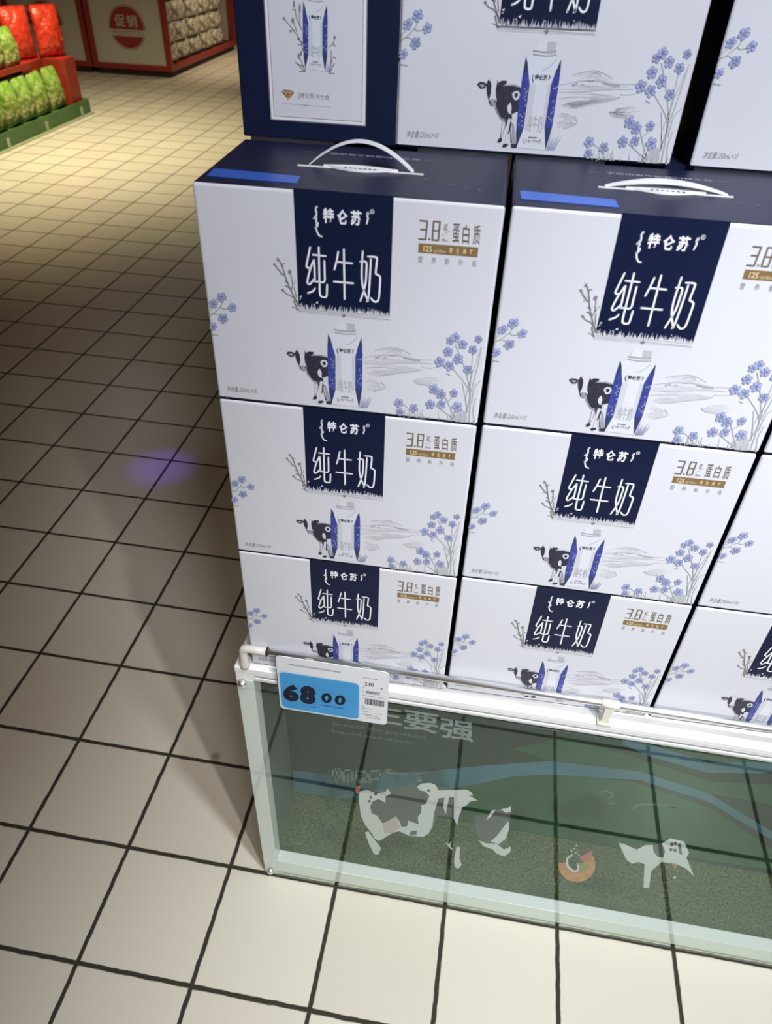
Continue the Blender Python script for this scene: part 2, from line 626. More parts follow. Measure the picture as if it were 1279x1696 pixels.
def flower(p, c, cx, cy, r, rot=0.0, layer=4):
    """five notched petals round a small eye"""
    for k in range(5):
        a = rot + k * 2 * PI / 5
        for (rr, mm, ly) in ((1.0, 'petal_edge', layer), (0.78, 'petal', layer + 1)):
            pts = []
            for s in range(10):
                t = 2 * PI * s / 10
                u = r * (0.58 + 0.40 * rr * math.cos(t))
                v = r * 0.36 * rr * math.sin(t) * (1.0 + 0.25 * math.cos(t))
                pts.append((cx + u * math.cos(a) - v * math.sin(a), cy + u * math.sin(a) + v * math.cos(a)))
            p.poly(c(pts), mm, ly)
    p.dot(P1(c, cx, cy), r * 0.16 * (c([(1, 0)])[0][0] - c([(0, 0)])[0][0]), 'petal_edge', layer + 2, 8)


def carton_body(name, parent, turned=False):
    bm = bmesh.new()
    bmesh.ops.create_cube(bm, size=1.0)
    bmesh.ops.scale(bm, vec=(BW, BD, BH), verts=bm.verts)
    bmesh.ops.translate(bm, vec=(BW / 2, BD / 2, BH / 2), verts=bm.verts)
    bmesh.ops.bevel(bm, geom=bm.edges[:], offset=0.0032, segments=3, affect='EDGES', profile=0.5)
    me = bpy.data.meshes.new(name)
    for f in bm.faces:
        n = f.normal
        f.material_index = 2 if n.z < -0.12 else 0 if abs(n.y) > 0.45 else (1 if n.z > 0.5 else 2)  # bottom bevels in dark navy: shade of the row gaps put into colour
        f.smooth = False
    bm.to_mesh(me)
    bm.free()
    for k in ('carton_white', 'navy_top', 'navy'):
        me.materials.append(M[k])
    return link(name, me, parent)


def carton_picture(p, tf, text=True, layer=2):
    """the small bottle carton drawn on the box; tf maps the c8 drawing grid"""
    body = [(618, 195), (655, 200), (690, 170), (880, 185), (900, 230), (938, 228), (948, 400), (946, 740), (916, 915), (645, 882), (612, 740), (608, 400)]
    p.poly(tf(body), 'pack_white', layer)
    p.poly(tf([(690, 160), (700, 85), (875, 95), (880, 185)]), 'pack_white', layer)
    p.poly(tf([(790, 90), (875, 95), (880, 180), (800, 172)]), 'ink_light', layer + 1)
    p.stroke(tf([(675, 150), (780, 165), (882, 165)]), tf([(9, 0)])[0][0] - tf([(0, 0)])[0][0], 'ink_mid', layer + 2)
    p.stroke(tf([(680, 178), (780, 195), (884, 195)]), tf([(11, 0)])[0][0] - tf([(0, 0)])[0][0], 'ink_mid', layer + 2)
    u = tf([(1, 0)])[0][0] - tf([(0, 0)])[0][0]
    p.stroke(tf([(895, 225), (850, 275), (790, 305)]), 9 * u, 'ink_light', layer + 2)
    p.poly(tf([(690, 410), (740, 400), (745, 760), (688, 740)]), 'ink_faint', layer + 1)
    p.poly(tf([(845, 410), (880, 410), (878, 740), (850, 760)]), 'ink_faint', layer + 1)
    p.poly(tf([(615, 190), (640, 250), (655, 310), (685, 410), (685, 740), (645, 882), (622, 760), (610, 600), (608, 320)]), 'pack_blue', layer + 3)
    p.poly(tf([(938, 225), (905, 320), (880, 410), (878, 740), (915, 915), (945, 740), (950, 400), (946, 300)]), 'pack_blue', layer + 3)
    p.poly(tf([(615, 190), (640, 250), (654, 308), (609, 318)]), 'pack_blue_dark', layer + 4)
    p.poly(tf([(938, 225), (905, 320), (948, 322), (946, 300)]), 'pack_blue_dark', layer + 4)
    p.poly(tf([(621, 745), (684, 742), (645, 882)]), 'pack_blue_dark', layer + 4)
    p.poly(tf([(879, 742), (944, 742), (915, 915)]), 'pack_blue_dark', layer + 4)
    r = random.Random(3)
    for _ in range(26):
        sx = r.choice([(620, 672), (888, 938)])
        x, y = r.uniform(*sx), r.uniform(430, 720)
        p.poly(tf([(x, y), (x + 9, y - 12), (x + 13, y - 2), (x + 5, y + 8)]), 'ink_mid', layer + 4)
    if text:
        p.text('特仑苏', P1(tf, 722, 330), P1(tf, 838, 342), P1(tf, 722, 372), 'ink_black', layer + 4, bold=0.02)
        p.stroke(tf([(706, 335), (700, 360), (708, 375), (712, 390)]), 7 * u, 'ink_black', layer + 4)
        p.stroke(tf([(852, 348), (860, 360), (850, 375)]), 7 * u, 'ink_black', layer + 4)
        p.text('纯牛奶', P1(tf, 715, 632), P1(tf, 850, 648), P1(tf, 715, 760), 'ink_light', layer + 4)
        p.text('3.8g 125mg', P1(tf, 722, 822), P1(tf, 842, 832), P1(tf, 722, 846), 'ink_grey', layer + 4)
        p.stroke(tf([(710, 822), (704, 838), (716, 852)]), 5 * u, 'gold_dark', layer + 4)
        p.stroke(tf([(850, 828), (858, 842), (848, 858)]), 5 * u, 'gold_dark', layer + 4)
        p.stroke(tf([(745, 808), (815, 814)]), 9 * u, 'ink_grey', layer + 4)
    # tufts at the foot
    for k in range(8):
        x = 930 + k * 9
        p.stroke(tf([(x, 915), (x + 8 + k * 3, 860), (x + 20 + k * 4, 800 + (k * 37) % 60)]), 5 * u, 'petal_edge', layer + 4, taper=(1, .4))


def make_parts(root):
    carton_body('carton_body', root)
    # --- navy brand panel with its lettering
    p = front_print()
    p.poly(c4([(412, 64), (805, 98), (788, 572), (433, 541)]), 'navy', 0)
    r = random.Random(5)
    # grass along the foot of the panel
    for k in range(110):
        t = k / 109
        x = 100 + t * 975
        yb = 1428 + t * 82
        hgt = r.uniform(30, 92)
        x2 = x + r.uniform(-14, 14)
        p.poly(cP([(x - 9, yb), (x2, yb - hgt), (x + 9, yb)]), 'carton_white', 1)
    p.poly(cP([(95, 1412), (600, 1452), (1090, 1496), (1090, 1540), (90, 1455)]), 'carton_white', 1)
    p.stroke(cP([(100, 1438), (560, 1478), (1075, 1530)]), 1.1, 'ink_mid', 2, smooth=False)
    p.poly(cP([(562, 1482), (580, 1470), (612, 1474), (610, 1492), (588, 1508)]), 'ink_grey', 3)
    # cornflower by the panel's left edge
    for pts, wd in (([(620, 1250), (520, 1080), (450, 940), (380, 770), (300, 520), (225, 380)], 24), ([(470, 950), (490, 860), (470, 720), (440, 620)], 20),
                    ([(330, 690), (240, 590), (160, 480)], 22), ([(590, 1240), (540, 1140), (470, 1060), (380, 1020), (300, 940)], 18),
                    ([(440, 930), (400, 890), (365, 880)], 22), ([(560, 1090), (530, 980), (520, 910)], 18), ([(580, 1310), (545, 1230), (510, 1150)], 24),
                    ([(600, 1320), (530, 1270), (480, 1250)], 10), ([(410, 830), (385, 800), (355, 795)], 22), ([(480, 890), (520, 830), (540, 770)], 12),
                    ([(310, 520), (310, 480), (345, 480)], 16)):
        p.stroke(cT(pts), wd * 0.09382, 'ink_grey', 2)
    for (x, y, rx, ry, m) in ((225, 400, 20, 34, 'ink_grey'), (165, 490, 22, 24, 'ink_grey'), (440, 625, 34, 40, 'ink_grey'), (310, 950, 26, 22, 'ink_grey'), (270, 670, 16, 16, 'ink_mid'), (470, 760, 14, 34, 'ink_mid'), (215, 565, 20, 14, 'ink_mid')):
        p.dot(P1(cT, x, y), rx * 0.09382, m, 3, 10, ry * 0.09382)
    panel = p.build('brand_panel', root)
    q = front_print()
    wS = 20 * 0.15637
    q.text('特', P1(cP, 366, 325), P1(cP, 484, 336), P1(cP, 368, 488), 'letter_white', 2, bold=0.03)
    q.text('仑', P1(cP, 518, 342), P1(cP, 634, 350), P1(cP, 520, 502), 'letter_white', 2, bold=0.03)
    q.text('苏', P1(cP, 664, 352), P1(cP, 784, 362), P1(cP, 664, 515), 'letter_white', 2, bold=0.03)
    for pts in ([(300, 318), (288, 345), (298, 390), (276, 432)], [(276, 432), (298, 440), (292, 470)], [(268, 442), (300, 410)],
                [(292, 485), (312, 492), (305, 525), (285, 540)], [(292, 545), (305, 590), (328, 625), (356, 636)],
                [(850, 380), (838, 412), (850, 440), (836, 500)], [(838, 412), (855, 396)]):
        q.stroke(cP(pts), 17 * 0.15637, 'letter_white', 2)
    for (x, y) in ((298, 320), (276, 436), (300, 510), (290, 540), (848, 385)):
        q.dot(P1(cP, x, y), 14 * 0.15637, 'letter_white', 2, 8)
    ring = [(895 + 20 * math.cos(t * PI / 6), 370 + 22 * math.sin(t * PI / 6)) for t in range(13)]
    q.stroke(cP(ring), 6 * 0.15637, 'letter_white', 2)
    q.text('R', P1(cP, 887, 359), P1(cP, 904, 360), P1(cP, 887, 382), 'letter_white', 2, bold=.02)
    # tall thin brush lettering
    for pts in ([(805, 185), (745, 480), (742, 530), (775, 560), (805, 545)], [(868, 412), (800, 600), (757, 780), (762, 832), (800, 845), (850, 790), (872, 755)],
                [(875, 410), (884, 600), (890, 790)], [(884, 800), (960, 805), (1035, 815), (1066, 780), (1066, 700), (1060, 430)], [(855, 320), (1085, 345)],
                [(960, 185), (972, 800), (980, 1020), (1010, 1072), (1075, 1080), (1100, 1050), (1108, 860)], [(765, 1008), (850, 975), (890, 925)]):
        q.stroke(cT(pts), wS, 'letter_white', 2)
    for pts in ([(530, 800), (512, 900), (488, 992)], [(512, 908), (678, 926)], [(482, 1120), (690, 1140)], [(590, 775), (597, 1310)],
                [(793, 795), (782, 1000), (785, 1120), (805, 1220), (848, 1330)], [(766, 906), (815, 905), (834, 925), (832, 1000), (825, 1120), (800, 1230), (766, 1330)],
                [(850, 852), (930, 858), (945, 885), (932, 1025), (945, 1045), (972, 1062), (980, 1100), (966, 1290), (945, 1335), (912, 1335), (880, 1300)],
                [(880, 880), (868, 1100), (852, 1290), (835, 1335)]):
        q.stroke(cP(pts), wS, 'letter_white', 2)
    for (x, y, s) in ((300, 1350, 16), (265, 1368, 8), (125, 1285, 14), (560, 1400, 8), (850, 1410, 8), (120, 1310, 9)):
        q.poly(cP([(x - s, y), (x, y - s * .7), (x + s, y - s), (x + s * .3, y), (x + s, y + s * .8), (x, y + s * .3)]), 'letter_white', 2)
    q.build('lettering', panel)
    # --- nutrition mark
    p = front_print()
    w8 = 26 * 0.11728
    for pts in ([(170, 200), (275, 208), (262, 330), (180, 325)], [(262, 330), (250, 470), (155, 462)],
                [(365, 212), (455, 220), (430, 482), (345, 476), (365, 212)], [(352, 342), (443, 350)]):
        p.stroke(cN(pts), w8, 'gold_dark', 0, smooth=False)
    p.poly(cN([(288, 450), (315, 452), (312, 482), (286, 480)]), 'gold_dark', 0)
    p.text('g', P1(cN, 510, 250), P1(cN, 566, 254), P1(cN, 506, 345), 'gold_dark', 0)
    p.stroke(cN([(595, 345), (480, 420)]), 0.7, 'gold_dark', 0)
    p.text('100mL', P1(cN, 478, 455), P1(cN, 580, 464), P1(cN, 474, 500), 'gold_dark', 0)
    p.text('蛋', P1(cN, 640, 240), P1(cN, 742, 246), P1(cN, 626, 516), 'gold_dark', 0, bold=.012)
    p.text('白', P1(cN, 785, 250), P1(cN, 882, 262), P1(cN, 768, 526), 'gold_dark', 0, bold=.012)
    p.text('质', P1(cN, 935, 262), P1(cN, 1036, 270), P1(cN, 918, 545), 'gold_dark', 0, bold=.012)
    p.poly(cN([(150, 520), (1002, 586), (985, 726), (142, 655)]), 'gold', 0)
    p.text('125', P1(cN, 222, 555), P1(cN, 342, 566), P1(cN, 215, 640), 'gold_pale', 1, bold=.02)
    p.text('mg/100mL', P1(cN, 360, 605), P1(cN, 545, 622), P1(cN, 356, 660), 'gold_pale', 1)
    for k, ch in enumerate('原生高钙'):
        x, y = 588 + k * 97, 588 + k * 7.5
        p.text(ch, P1(cN, x, y), P1(cN, x + 48, y + 3), P1(cN, x - 5, y + 74), 'gold_pale', 1, bold=.015)
    for k, ch in enumerate('营养新升级'):
        x, y = 142 + k * 192, 705 + k * 15.5
        p.text(ch, P1(cN, x, y), P1(cN, x + 66, y + 4), P1(cN, x - 6, y + 96), 'ink_grey', 0)
    p.build('nutrition_mark', root)
    # --- volume line
    p = front_print()
    p.text('净含量:250mL×10', P1(cF, 292, 1450), P1(cF, 726, 1486), P1(cF, 284, 1530), 'ink_grey', 0)
    p.build('volume_text', root)
    # --- cow
    p = front_print()
    p.poly(c8([(480, 640), (600, 650), (640, 860), (600, 880), (555, 800), (520, 700)]), 'cow_white', 1)
    p.poly(c8([(400, 400), (450, 398), (500, 402), (540, 400), (590, 415), (615, 440), (620, 640), (605, 665), (560, 662), (520, 672), (480, 660), (450, 632), (415, 580), (398, 535)]), 'cow_dark', 2)
    p.stroke(c8([(440, 405), (520, 404), (585, 420)]), 9 * .172, 'cow_grey', 3)
    p.poly(c8([(535, 470), (560, 448), (595, 455), (610, 480), (600, 515), (570, 522), (548, 500)]), 'cow_white', 3)
    p.poly(c8([(555, 472), (575, 462), (592, 478), (585, 502), (565, 500)]), 'cow_dark', 4)
    p.poly(c8([(508, 565), (530, 532), (550, 575), (548, 612), (560, 625), (530, 618), (515, 595)]), 'cow_white', 3)
    p.poly(c8([(560, 625), (612, 608), (618, 660), (600, 668), (568, 662)]), 'cow_white', 3)
    p.poly(c8([(392, 540), (415, 580), (450, 632), (480, 660), (470, 668), (430, 620), (398, 575)]), 'cow_grey', 3)
    p.poly(c8([(480, 655), (525, 665), (520, 720), (502, 790), (500, 815), (478, 812), (484, 740)]), 'cow_grey', 3)
    p.poly(c8([(488, 680), (508, 685), (500, 780), (488, 780)]), 'cow_white', 4)
    p.poly(c8([(500, 660), (530, 668), (526, 715), (512, 690)]), 'cow_dark', 4)
    p.poly(c8([(472, 805), (500, 802), (506, 822), (490, 838), (462, 832)]), 'cow_dark', 4)
    p.poly(c8([(535, 655), (566, 665), (562, 740), (550, 800), (556, 850), (532, 850), (530, 770)]), 'cow_white', 3)
    p.poly(c8([(556, 665), (572, 700), (560, 770), (548, 780)]), 'cow_dark', 4)
    p.poly(c8([(520, 850), (560, 846), (568, 862), (540, 876), (512, 870)]), 'cow_dark', 4)
    p.poly(c8([(572, 690), (590, 700), (622, 800), (645, 882), (610, 878), (590, 800)]), 'cow_grey', 3)
    p.poly(c8([(560, 720), (575, 760), (600, 850), (586, 842)]), 'cow_dark', 4)
    p.poly(c8([(590, 855), (645, 850), (645, 885), (600, 880)]), 'cow_dark', 4)
    p.poly(c8([(285, 385), (300, 352), (330, 338), (365, 342), (390, 365), (402, 400), (402, 470), (404, 520), (390, 552), (372, 556), (345, 542), (325, 500), (302, 450)]), 'cow_dark', 4)
    p.poly(c8([(305, 352), (330, 336), (365, 340), (384, 362), (380, 430), (388, 478), (404, 512), (390, 540), (350, 530), (332, 505), (340, 460), (336, 400), (325, 372)]), 'cow_white', 5)
    p.poly(c8([(332, 505), (365, 500), (400, 510), (402, 530), (385, 555), (352, 545)]), 'cow_grey', 6)
    p.stroke(c8([(340, 518), (350, 530)]), 8 * .172, 'cow_dark', 7)
    p.stroke(c8([(385, 525), (395, 515)]), 8 * .172, 'cow_dark', 7)
    p.poly(c8([(202, 380), (225, 365), (265, 370), (292, 388), (278, 414), (242, 418)]), 'cow_dark', 5)
    p.poly(c8([(225, 384), (262, 385), (274, 400), (245, 408)]), 'cow_grey', 6)
    p.poly(c8([(393, 382), (420, 365), (468, 368), (474, 384), (440, 408), (402, 408)]), 'cow_dark', 5)
    p.build('cow_picture', root)
    # --- bottle carton
    p = front_print()
    carton_picture(p, c8)
    p.build('bottle_picture', root)
    # --- meadow
    p = front_print()
    r = random.Random(17)

    def wash(top, bot, n, m, wd):
        """hatching between two contour lines"""
        for k in range(n):
            t = (k + r.uniform(-.3, .3)) / n
            a, b = sorted((r.uniform(0, .45), r.uniform(.55, 1)))
            line = []
            for q in range(5):
                f = (a + (b - a) * q / 4) * (len(top) - 1)
                i0 = min(int(f), len(top) - 2)
                g = f - i0
                tp = [top[i0][d] * (1 - g) + top[i0 + 1][d] * g for d in (0, 1)]
                bt = [bot[i0][d] * (1 - g) + bot[i0 + 1][d] * g for d in (0, 1)]
                line.append((tp[0] + (bt[0] - tp[0]) * t, tp[1] + (bt[1] - tp[1]) * t + r.uniform(-2, 2)))
            p.stroke(c7(line), wd * .18765, m, 0, taper=(1, .3))
    wash([(250, 560), (480, 565), (660, 585), (755, 605)], [(250, 650), (390, 665), (600, 636), (750, 612)], 16, 'ink_faint', 9)
    wash([(250, 620), (400, 625), (560, 612), (740, 604)], [(260, 655), (395, 668), (590, 638), (750, 610)], 8, 'ink_light', 7)
    wash([(250, 690), (340, 700), (400, 730), (430, 765)], [(250, 810), (300, 812), (370, 800), (428, 772)], 14, 'ink_faint', 10)
    wash([(690, 700), (760, 680), (860, 670), (990, 690)], [(700, 722), (760, 745), (850, 752), (980, 730)], 14, 'ink_faint', 10)
    wash([(690, 704), (740, 700), (790, 708), (840, 716)], [(700, 722), (750, 742), (800, 752), (850, 752)], 7, 'ink_light', 8)
    wash([(380, 425), (500, 410), (600, 435), (700, 485)], [(300, 490), (480, 480), (620, 500), (760, 515)], 10, 'ink_faint', 5)
    wash([(250, 500), (450, 505), (650, 525), (860, 530)], [(250, 545), (450, 552), (650, 545), (860, 552)], 9, 'ink_faint', 6)
    for pts, wd, m in (([(340, 430), (420, 415), (520, 408), (590, 430), (670, 470)], 6, 'ink_light'), ([(250, 495), (380, 480), (520, 478), (700, 510), (870, 520)], 5, 'ink_light'),
                       ([(250, 545), (400, 555), (600, 545), (860, 552)], 5, 'ink_light'), ([(400, 660), (560, 635), (690, 620), (755, 605)], 10, 'ink_light'),
                       ([(760, 585), (850, 590), (960, 570)], 6, 'ink_light'), ([(690, 705), (740, 735), (830, 745)], 12, 'ink_light'), ([(330, 800), (430, 770), (400, 720)], 8, 'ink_light'),
                       ([(250, 590), (420, 585), (560, 600)], 5, 'ink_light'), ([(480, 440), (530, 420), (580, 450)], 5, 'ink_light'), ([(600, 500), (660, 515), (740, 525)], 10, 'ink_mid'),
                       ([(345, 500), (385, 492)], 10, 'ink_mid'), ([(420, 500), (440, 502)], 8, 'ink_mid'), ([(470, 480), (520, 482)], 7, 'ink_mid'), ([(980, 640), (1010, 655)], 9, 'ink_mid')):
        p.stroke(c7(pts), wd * .18765, m, 1)
    p.build('meadow_picture', root)
    # --- flowers right and left
    p = front_print()
    for pts, wd in (([(1180, 1080), (1190, 900), (1185, 760), (1130, 560), (1060, 380)], 12), ([(1150, 1000), (1185, 800), (1040, 600)], 10), ([(1190, 780), (1200, 640), (1215, 450)], 8),
                    ([(1200, 800), (1260, 560), (1290, 400)], 10), ([(1205, 900), (1230, 760), (1290, 700)], 9), ([(1170, 940), (1150, 860), (1210, 640), (1270, 460)], 6),
                    ([(1165, 990), (1150, 880), (1120, 720)], 9), ([(1060, 1050), (990, 900), (960, 830)], 11), ([(990, 890), (1040, 850), (1045, 820)], 8), ([(1040, 1040), (870, 920)], 9),
                    ([(1030, 1060), (1060, 960)], 9), ([(600, 1030), (610, 960)], 7), ([(590, 915), (640, 950)], 8), ([(700, 1030), (690, 960)], 7), ([(640, 1040), (625, 1000)], 6),
                    ([(1230, 1090), (1215, 960), (1240, 860)], 9), ([(1120, 1060), (1100, 980)], 8)):
        p.stroke(c7(pts), wd * .18765, 'stem_ink', 2, taper=(1, .7))
    r = random.Random(11)
    for k in range(26):
        x = r.uniform(640, 1230)
        yb = 1030 + (x - 640) * .095
        p.stroke(c7([(x, yb), (x + r.uniform(-14, 14), yb - r.uniform(20, 95))]), 8 * .18765, r.choice(['stem_ink', 'ink_light']), 2, smooth=False, taper=(1, .3))
    p.poly(c7([(1040, 1040), (1100, 950), (1150, 980), (1160, 1080), (1050, 1070)]), 'ink_light', 1)
    for k, (x, y, s) in enumerate(((1015, 345, 40), (1060, 315, 46), (1125, 378, 46), (995, 445, 48), (920, 535, 50), (1085, 510, 50), (1005, 572, 48), (1170, 605, 44), (1217, 425, 44), (1265, 330, 38),
                                   (868, 782, 48), (930, 825, 48), (1045, 815, 40), (835, 915, 46), (935, 915, 42), (1075, 938, 50), (555, 905, 44), (685, 950, 42), (562, 985, 38))):
        flower(p, c7, x, y, s, rot=k * 1.13)
    p.build('flower_picture', root)
    # the spray that runs over the left edge
    p = front_print()
    for pts, wd in (([(35, 440), (100, 415), (170, 350), (212, 310), (222, 250)], 14), ([(195, 325), (250, 350), (310, 345)], 12), ([(100, 420), (150, 425), (205, 465)], 10), ([(30, 385), (90, 340)], 10), ([(80, 712), (165, 730)], 14)):
        p.stroke(cF(pts), wd * .11796, 'stem_ink', 2)
    for k, (x, y, s) in enumerate(((218, 182, 78), (100, 272, 70), (372, 328, 68), (238, 485, 76), (98, 600, 62))):
        flower(p, cF, x, y, s, rot=k * .9 + .2)
    p.build('flower_picture', root)


def add_tape(root):
    mb = MB()
    z0 = BH + 0.0002
    mb.prism([(0.0085, 0.0225), (0.0070, 0.0500), (0.1000, 0.0440), (0.1020, 0.0195)], 'z', z0, z0 + 0.0005, 'tape_blue')
    o = mb.build('tape_strip', root)
    return o


def lens(x0, x1, y, front, back, n=14):
    a = [(x0 + (x1 - x0) * k / n, y - front * math.sin(PI * k / n) ** 1.5) for k in range(n + 1)]
    b = [(x0 + (x1 - x0) * k / n, y + back * math.sin(PI * k / n) ** 1.2) for k in range(n - 1, 0, -1)]
    return a + b


def add_handle(root, raised):
    z0 = BH
    ys = 0.0895
    mb = MB()
    mb.prism([(0.088, ys - .003), (0.221, ys - .003), (0.221, ys + .003), (0.088, ys + .003)], 'z', z0, z0 + .0003, 'black')
    mb.prism([(0.087, ys - .006), (0.222, ys - .006), (0.222, ys - .0032), (0.087, ys - .0032)], 'z', z0, z0 + .0009, 'plastic_white')
    h = mb.build('handle_slot', root)
    mb = MB()
    pts = lens(0.115, 0.195, ys - .004, .011, .006)
    mb.prism(pts, 'z', z0 + .0004, z0 + .0030, 'paper_white')
    f = mb.build('handle_flap', root)
    p = Print(lambda q: q, lambda a, b, hh: (a, b, z0 + .0030 + hh))
    for k in range(7):
        x = 0.138 + k * .0052
        p.poly([(x, ys - .0125), (x + .0035, ys - .0125), (x + .004, ys - .0095), (x + .0008, ys - .0095)], 'ink_black')
    p.build('flap_text', f)
    # strap: an arched plastic ribbon
    x0, x1, hh, wd = (0.099, 0.211, .0265, .0105) if raised else (0.094, 0.217, .0085, .017)
    n = 28
    up, lo = [], []
    for k in range(n + 1):
        t = k / n
        x = x0 + (x1 - x0) * t
        z = z0 + .0002 + hh * (math.sin(PI * t) ** 0.9 if 0 < t < 1 else 0)
        up.append((x, z + .0014))
        lo.append((x, z))
    bm = bmesh.new()
    ring = []
    for k in range(n + 1):
        t = k / n
        ww = wd * (1.0 if raised else (.3 + .7 * math.sin(PI * t)))
        yo = ys - .001
        ring.append([bm.verts.new((up[k][0], yo - ww / 2, up[k][1])), bm.verts.new((up[k][0], yo + ww / 2, up[k][1])),
                     bm.verts.new((lo[k][0], yo + ww / 2, lo[k][1])), bm.verts.new((lo[k][0], yo - ww / 2, lo[k][1]))])
    for k in range(n):
        for s in range(4):
            bm.faces.new([ring[k][s], ring[k][(s + 1) % 4], ring[k + 1][(s + 1) % 4], ring[k + 1][s]])
    bm.faces.new(ring[0]); bm.faces.new(ring[-1])
    bmesh.ops.recalc_face_normals(bm, faces=bm.faces[:])
    me = bpy.data.meshes.new('handle_strap')
    bm.to_mesh(me); bm.free()
    me.materials.append(M['plastic_white'])
    link('handle_strap', me, root)
    # slogan along the back of the lid
    p = Print(lambda q: q, lambda a, b, h2: (a, b, z0 + h2))
    p.text('不是所有牛奶都叫特仑苏', (0.100, 0.146), (0.212, 0.146), (0.100, 0.139), 'letter_soft')
    p.stroke([(0.082, 0.1425), (0.094, 0.1425)], .0006, 'letter_soft')
    p.stroke([(0.218, 0.1425), (0.230, 0.1425)], .0006, 'letter_soft')
    for k in range(5):
        p.stroke([(0.225 + k * .014, 0.070 - k * .006), (0.229 + k * .014, 0.0685 - k * .006)], .0006, 'letter_soft')
    p.build('lid_slogan', root)


proto = empty('milk_gift_box', (0, 0, 0))
make_parts(proto)

X0, YF, ZB, YAW = 0.3457, 0.2536, 0.7097, 0.0195
COLX = [0.0, 0.3155, 0.6301]
GROUP = 'white milk gift boxes'
first = [True]


def place_box(x, y, z, label, yaw=YAW, group=GROUP):
    if first[0]:
        o = proto
        first[0] = False
    else:
        o = dup_tree(proto)
    o.location = (x, y, z)
    o.rotation_euler = (0, 0, yaw)
    tag(o, label, 'box', group)
    return o


# rows are numbered from the bottom: 0 rests on the case
LBL = {
    (0, 0): 'white milk gift box at the foot of the left stack, behind the blue price tag',
    (0, 1): 'white milk gift box in the middle of the left stack',
    (0, 2): 'white milk gift box with a raised arched handle, on top of the left stack',
    (1, 0): 'white milk gift box at the foot of the second stack, behind the cream rod clip',
    (1, 1): 'white milk gift box in the middle of the second stack from the left',
    (1, 2): 'white milk gift box with a flattened handle, on top of the second stack',
    (2, 0): 'white milk gift box at the foot of the rightmost stack, behind the chrome rod',
    (2, 1): 'white milk gift box in the middle of the rightmost stack, cut by the photo edge',
    (2, 2): 'white milk gift box on top of the rightmost stack, barely in the photo',
}
DY = [0.0, 0.003, 0.003]
copies = []
for c in range(3):
    for k in range(3):
        copies.append((X0 + COLX[c], YF + YAW * COLX[c] + DY[c], ZB + k * PITCH_Z + .0004, LBL[(c, k)], (c, k)))
placed = {}
for (x, y, z, lb, ck) in copies:
    placed[ck] = place_box(x, y, z, lb)
# second rank of stacks, hidden behind the first, carrying the upper row
YB = YF + 0.188
for c in range(3):
    for k in range(3):
        o = place_box(X0 - .003 + COLX[c], YB + .012 + YAW * COLX[c], ZB + k * PITCH_Z + .0004, 'white milk gift box in the second rank, hidden behind the front stacks', group='hidden second rank of gift boxes')
Z3 = ZB + 3 * PITCH_Z + .0004
place_box(0.5208, YB + YAW * .18, Z3, 'white milk gift box in the upper back row, beside the dark navy box')
place_box(0.8520, YB + YAW * .51, Z3, 'white milk gift box ending the upper back row, past the wide dark gap')
for c in range(3):
    add_tape(placed[(c, 2)])
    add_handle(placed[(c, 2)], raised=(c == 0))

# --- the navy box: the same kind of carton turned so that its side faces out
side = empty('navy_gift_box', (0.3389, YB, Z3), YAW)
tag(side, 'dark navy gift box turned side-on, with a framed milk carton picture, at back left', 'box')
mb = MB()
mb.box(0, 0.181, 0, BW, 0, BH, 'navy', .0018)
mb.box(0.1805, 0.1815, 0.004, BW - .004, 0.003, BH - .003, 'carton_white')
mb.build('carton_body', side)
cB = crop(440, 0, 0.14855)
sface = homography([(452, 193), (605, 210), (608, 0), (444, 0)], [(0.0353, 0.0222), (0.1449, 0.0186), (0.145, 0.1393), (0.0374, 0.1344)])
p = Print(lambda q: q, on_front)
fr = [(0.0353, 0.0205), (0.1449, 0.0205), (0.1455, BH - .02), (0.0353, BH - .02)]


def inset(d):
    return [(0.0353 + d, 0.0205 + d), (0.1452 - d, 0.0205 + d), (0.1452 - d, BH - .02 - d), (0.0353 + d, BH - .02 - d)]


p.poly(inset(-.0012), 'ink_grey', 0)
p.poly(inset(0), 'carton_edge', 1)
p.poly(inset(.0030), 'ink_grey', 2)
p.poly(inset(.0036), 'carton_white', 3)
panel = p.build('framed_panel', side)


p = Print(sface, on_front)
# the c8 drawing of the bottle carton moved onto this panel
sx = (712 - 430) / (950 - 610)
sy = (812 - 25) / (915 - 190)


def bottle_map(pts):
    return cB([(430 + (x - 610) * sx * 0.97, 10 + (y - 190) * sy) for x, y in pts])


carton_picture(p, bottle_map, layer=5)
for pts in ([(455, 790), (420, 700), (380, 620)], [(450, 795), (400, 740), (350, 690)], [(440, 795), (390, 790)], [(430, 560), (400, 450), (330, 340), (215, 200)], [(430, 480), (370, 420)],
            [(420, 330), (360, 200), (330, 20)], [(400, 300), (390, 150), (395, 50)], [(360, 350), (320, 220)], [(330, 330), (285, 345)], [(350, 110), (310, 110)], [(715, 800), (760, 640), (790, 650)],
            [(725, 520), (765, 480), (780, 410)], [(720, 810), (780, 700)], [(720, 815), (775, 815)], [(735, 700), (745, 560)], [(765, 490), (790, 515)], [(435, 740), (370, 705)], [(415, 500), (370, 490)]):
    p.stroke(cB(pts), 10 * .1486, 'ink_grey', 5)
for (x, y, rx, ry) in ((395, 90, 12, 55), (330, 40, 10, 40), (220, 205, 14, 18), (318, 225, 18, 30), (385, 620, 14, 34), (410, 590, 12, 28), (780, 415, 14, 20), (385, 430, 18, 16), (295, 345, 12, 16)):
    p.dot(P1(cB, x, y), rx * .1486, 'ink_grey', 6, 8, ry * .1486)
p.build('bottle_picture', panel)
p = Print(sface, on_front)
p.poly(cB([(190, 1010), (225, 995), (305, 1003), (335, 1028), (265, 1108)]), 'gold', 5)
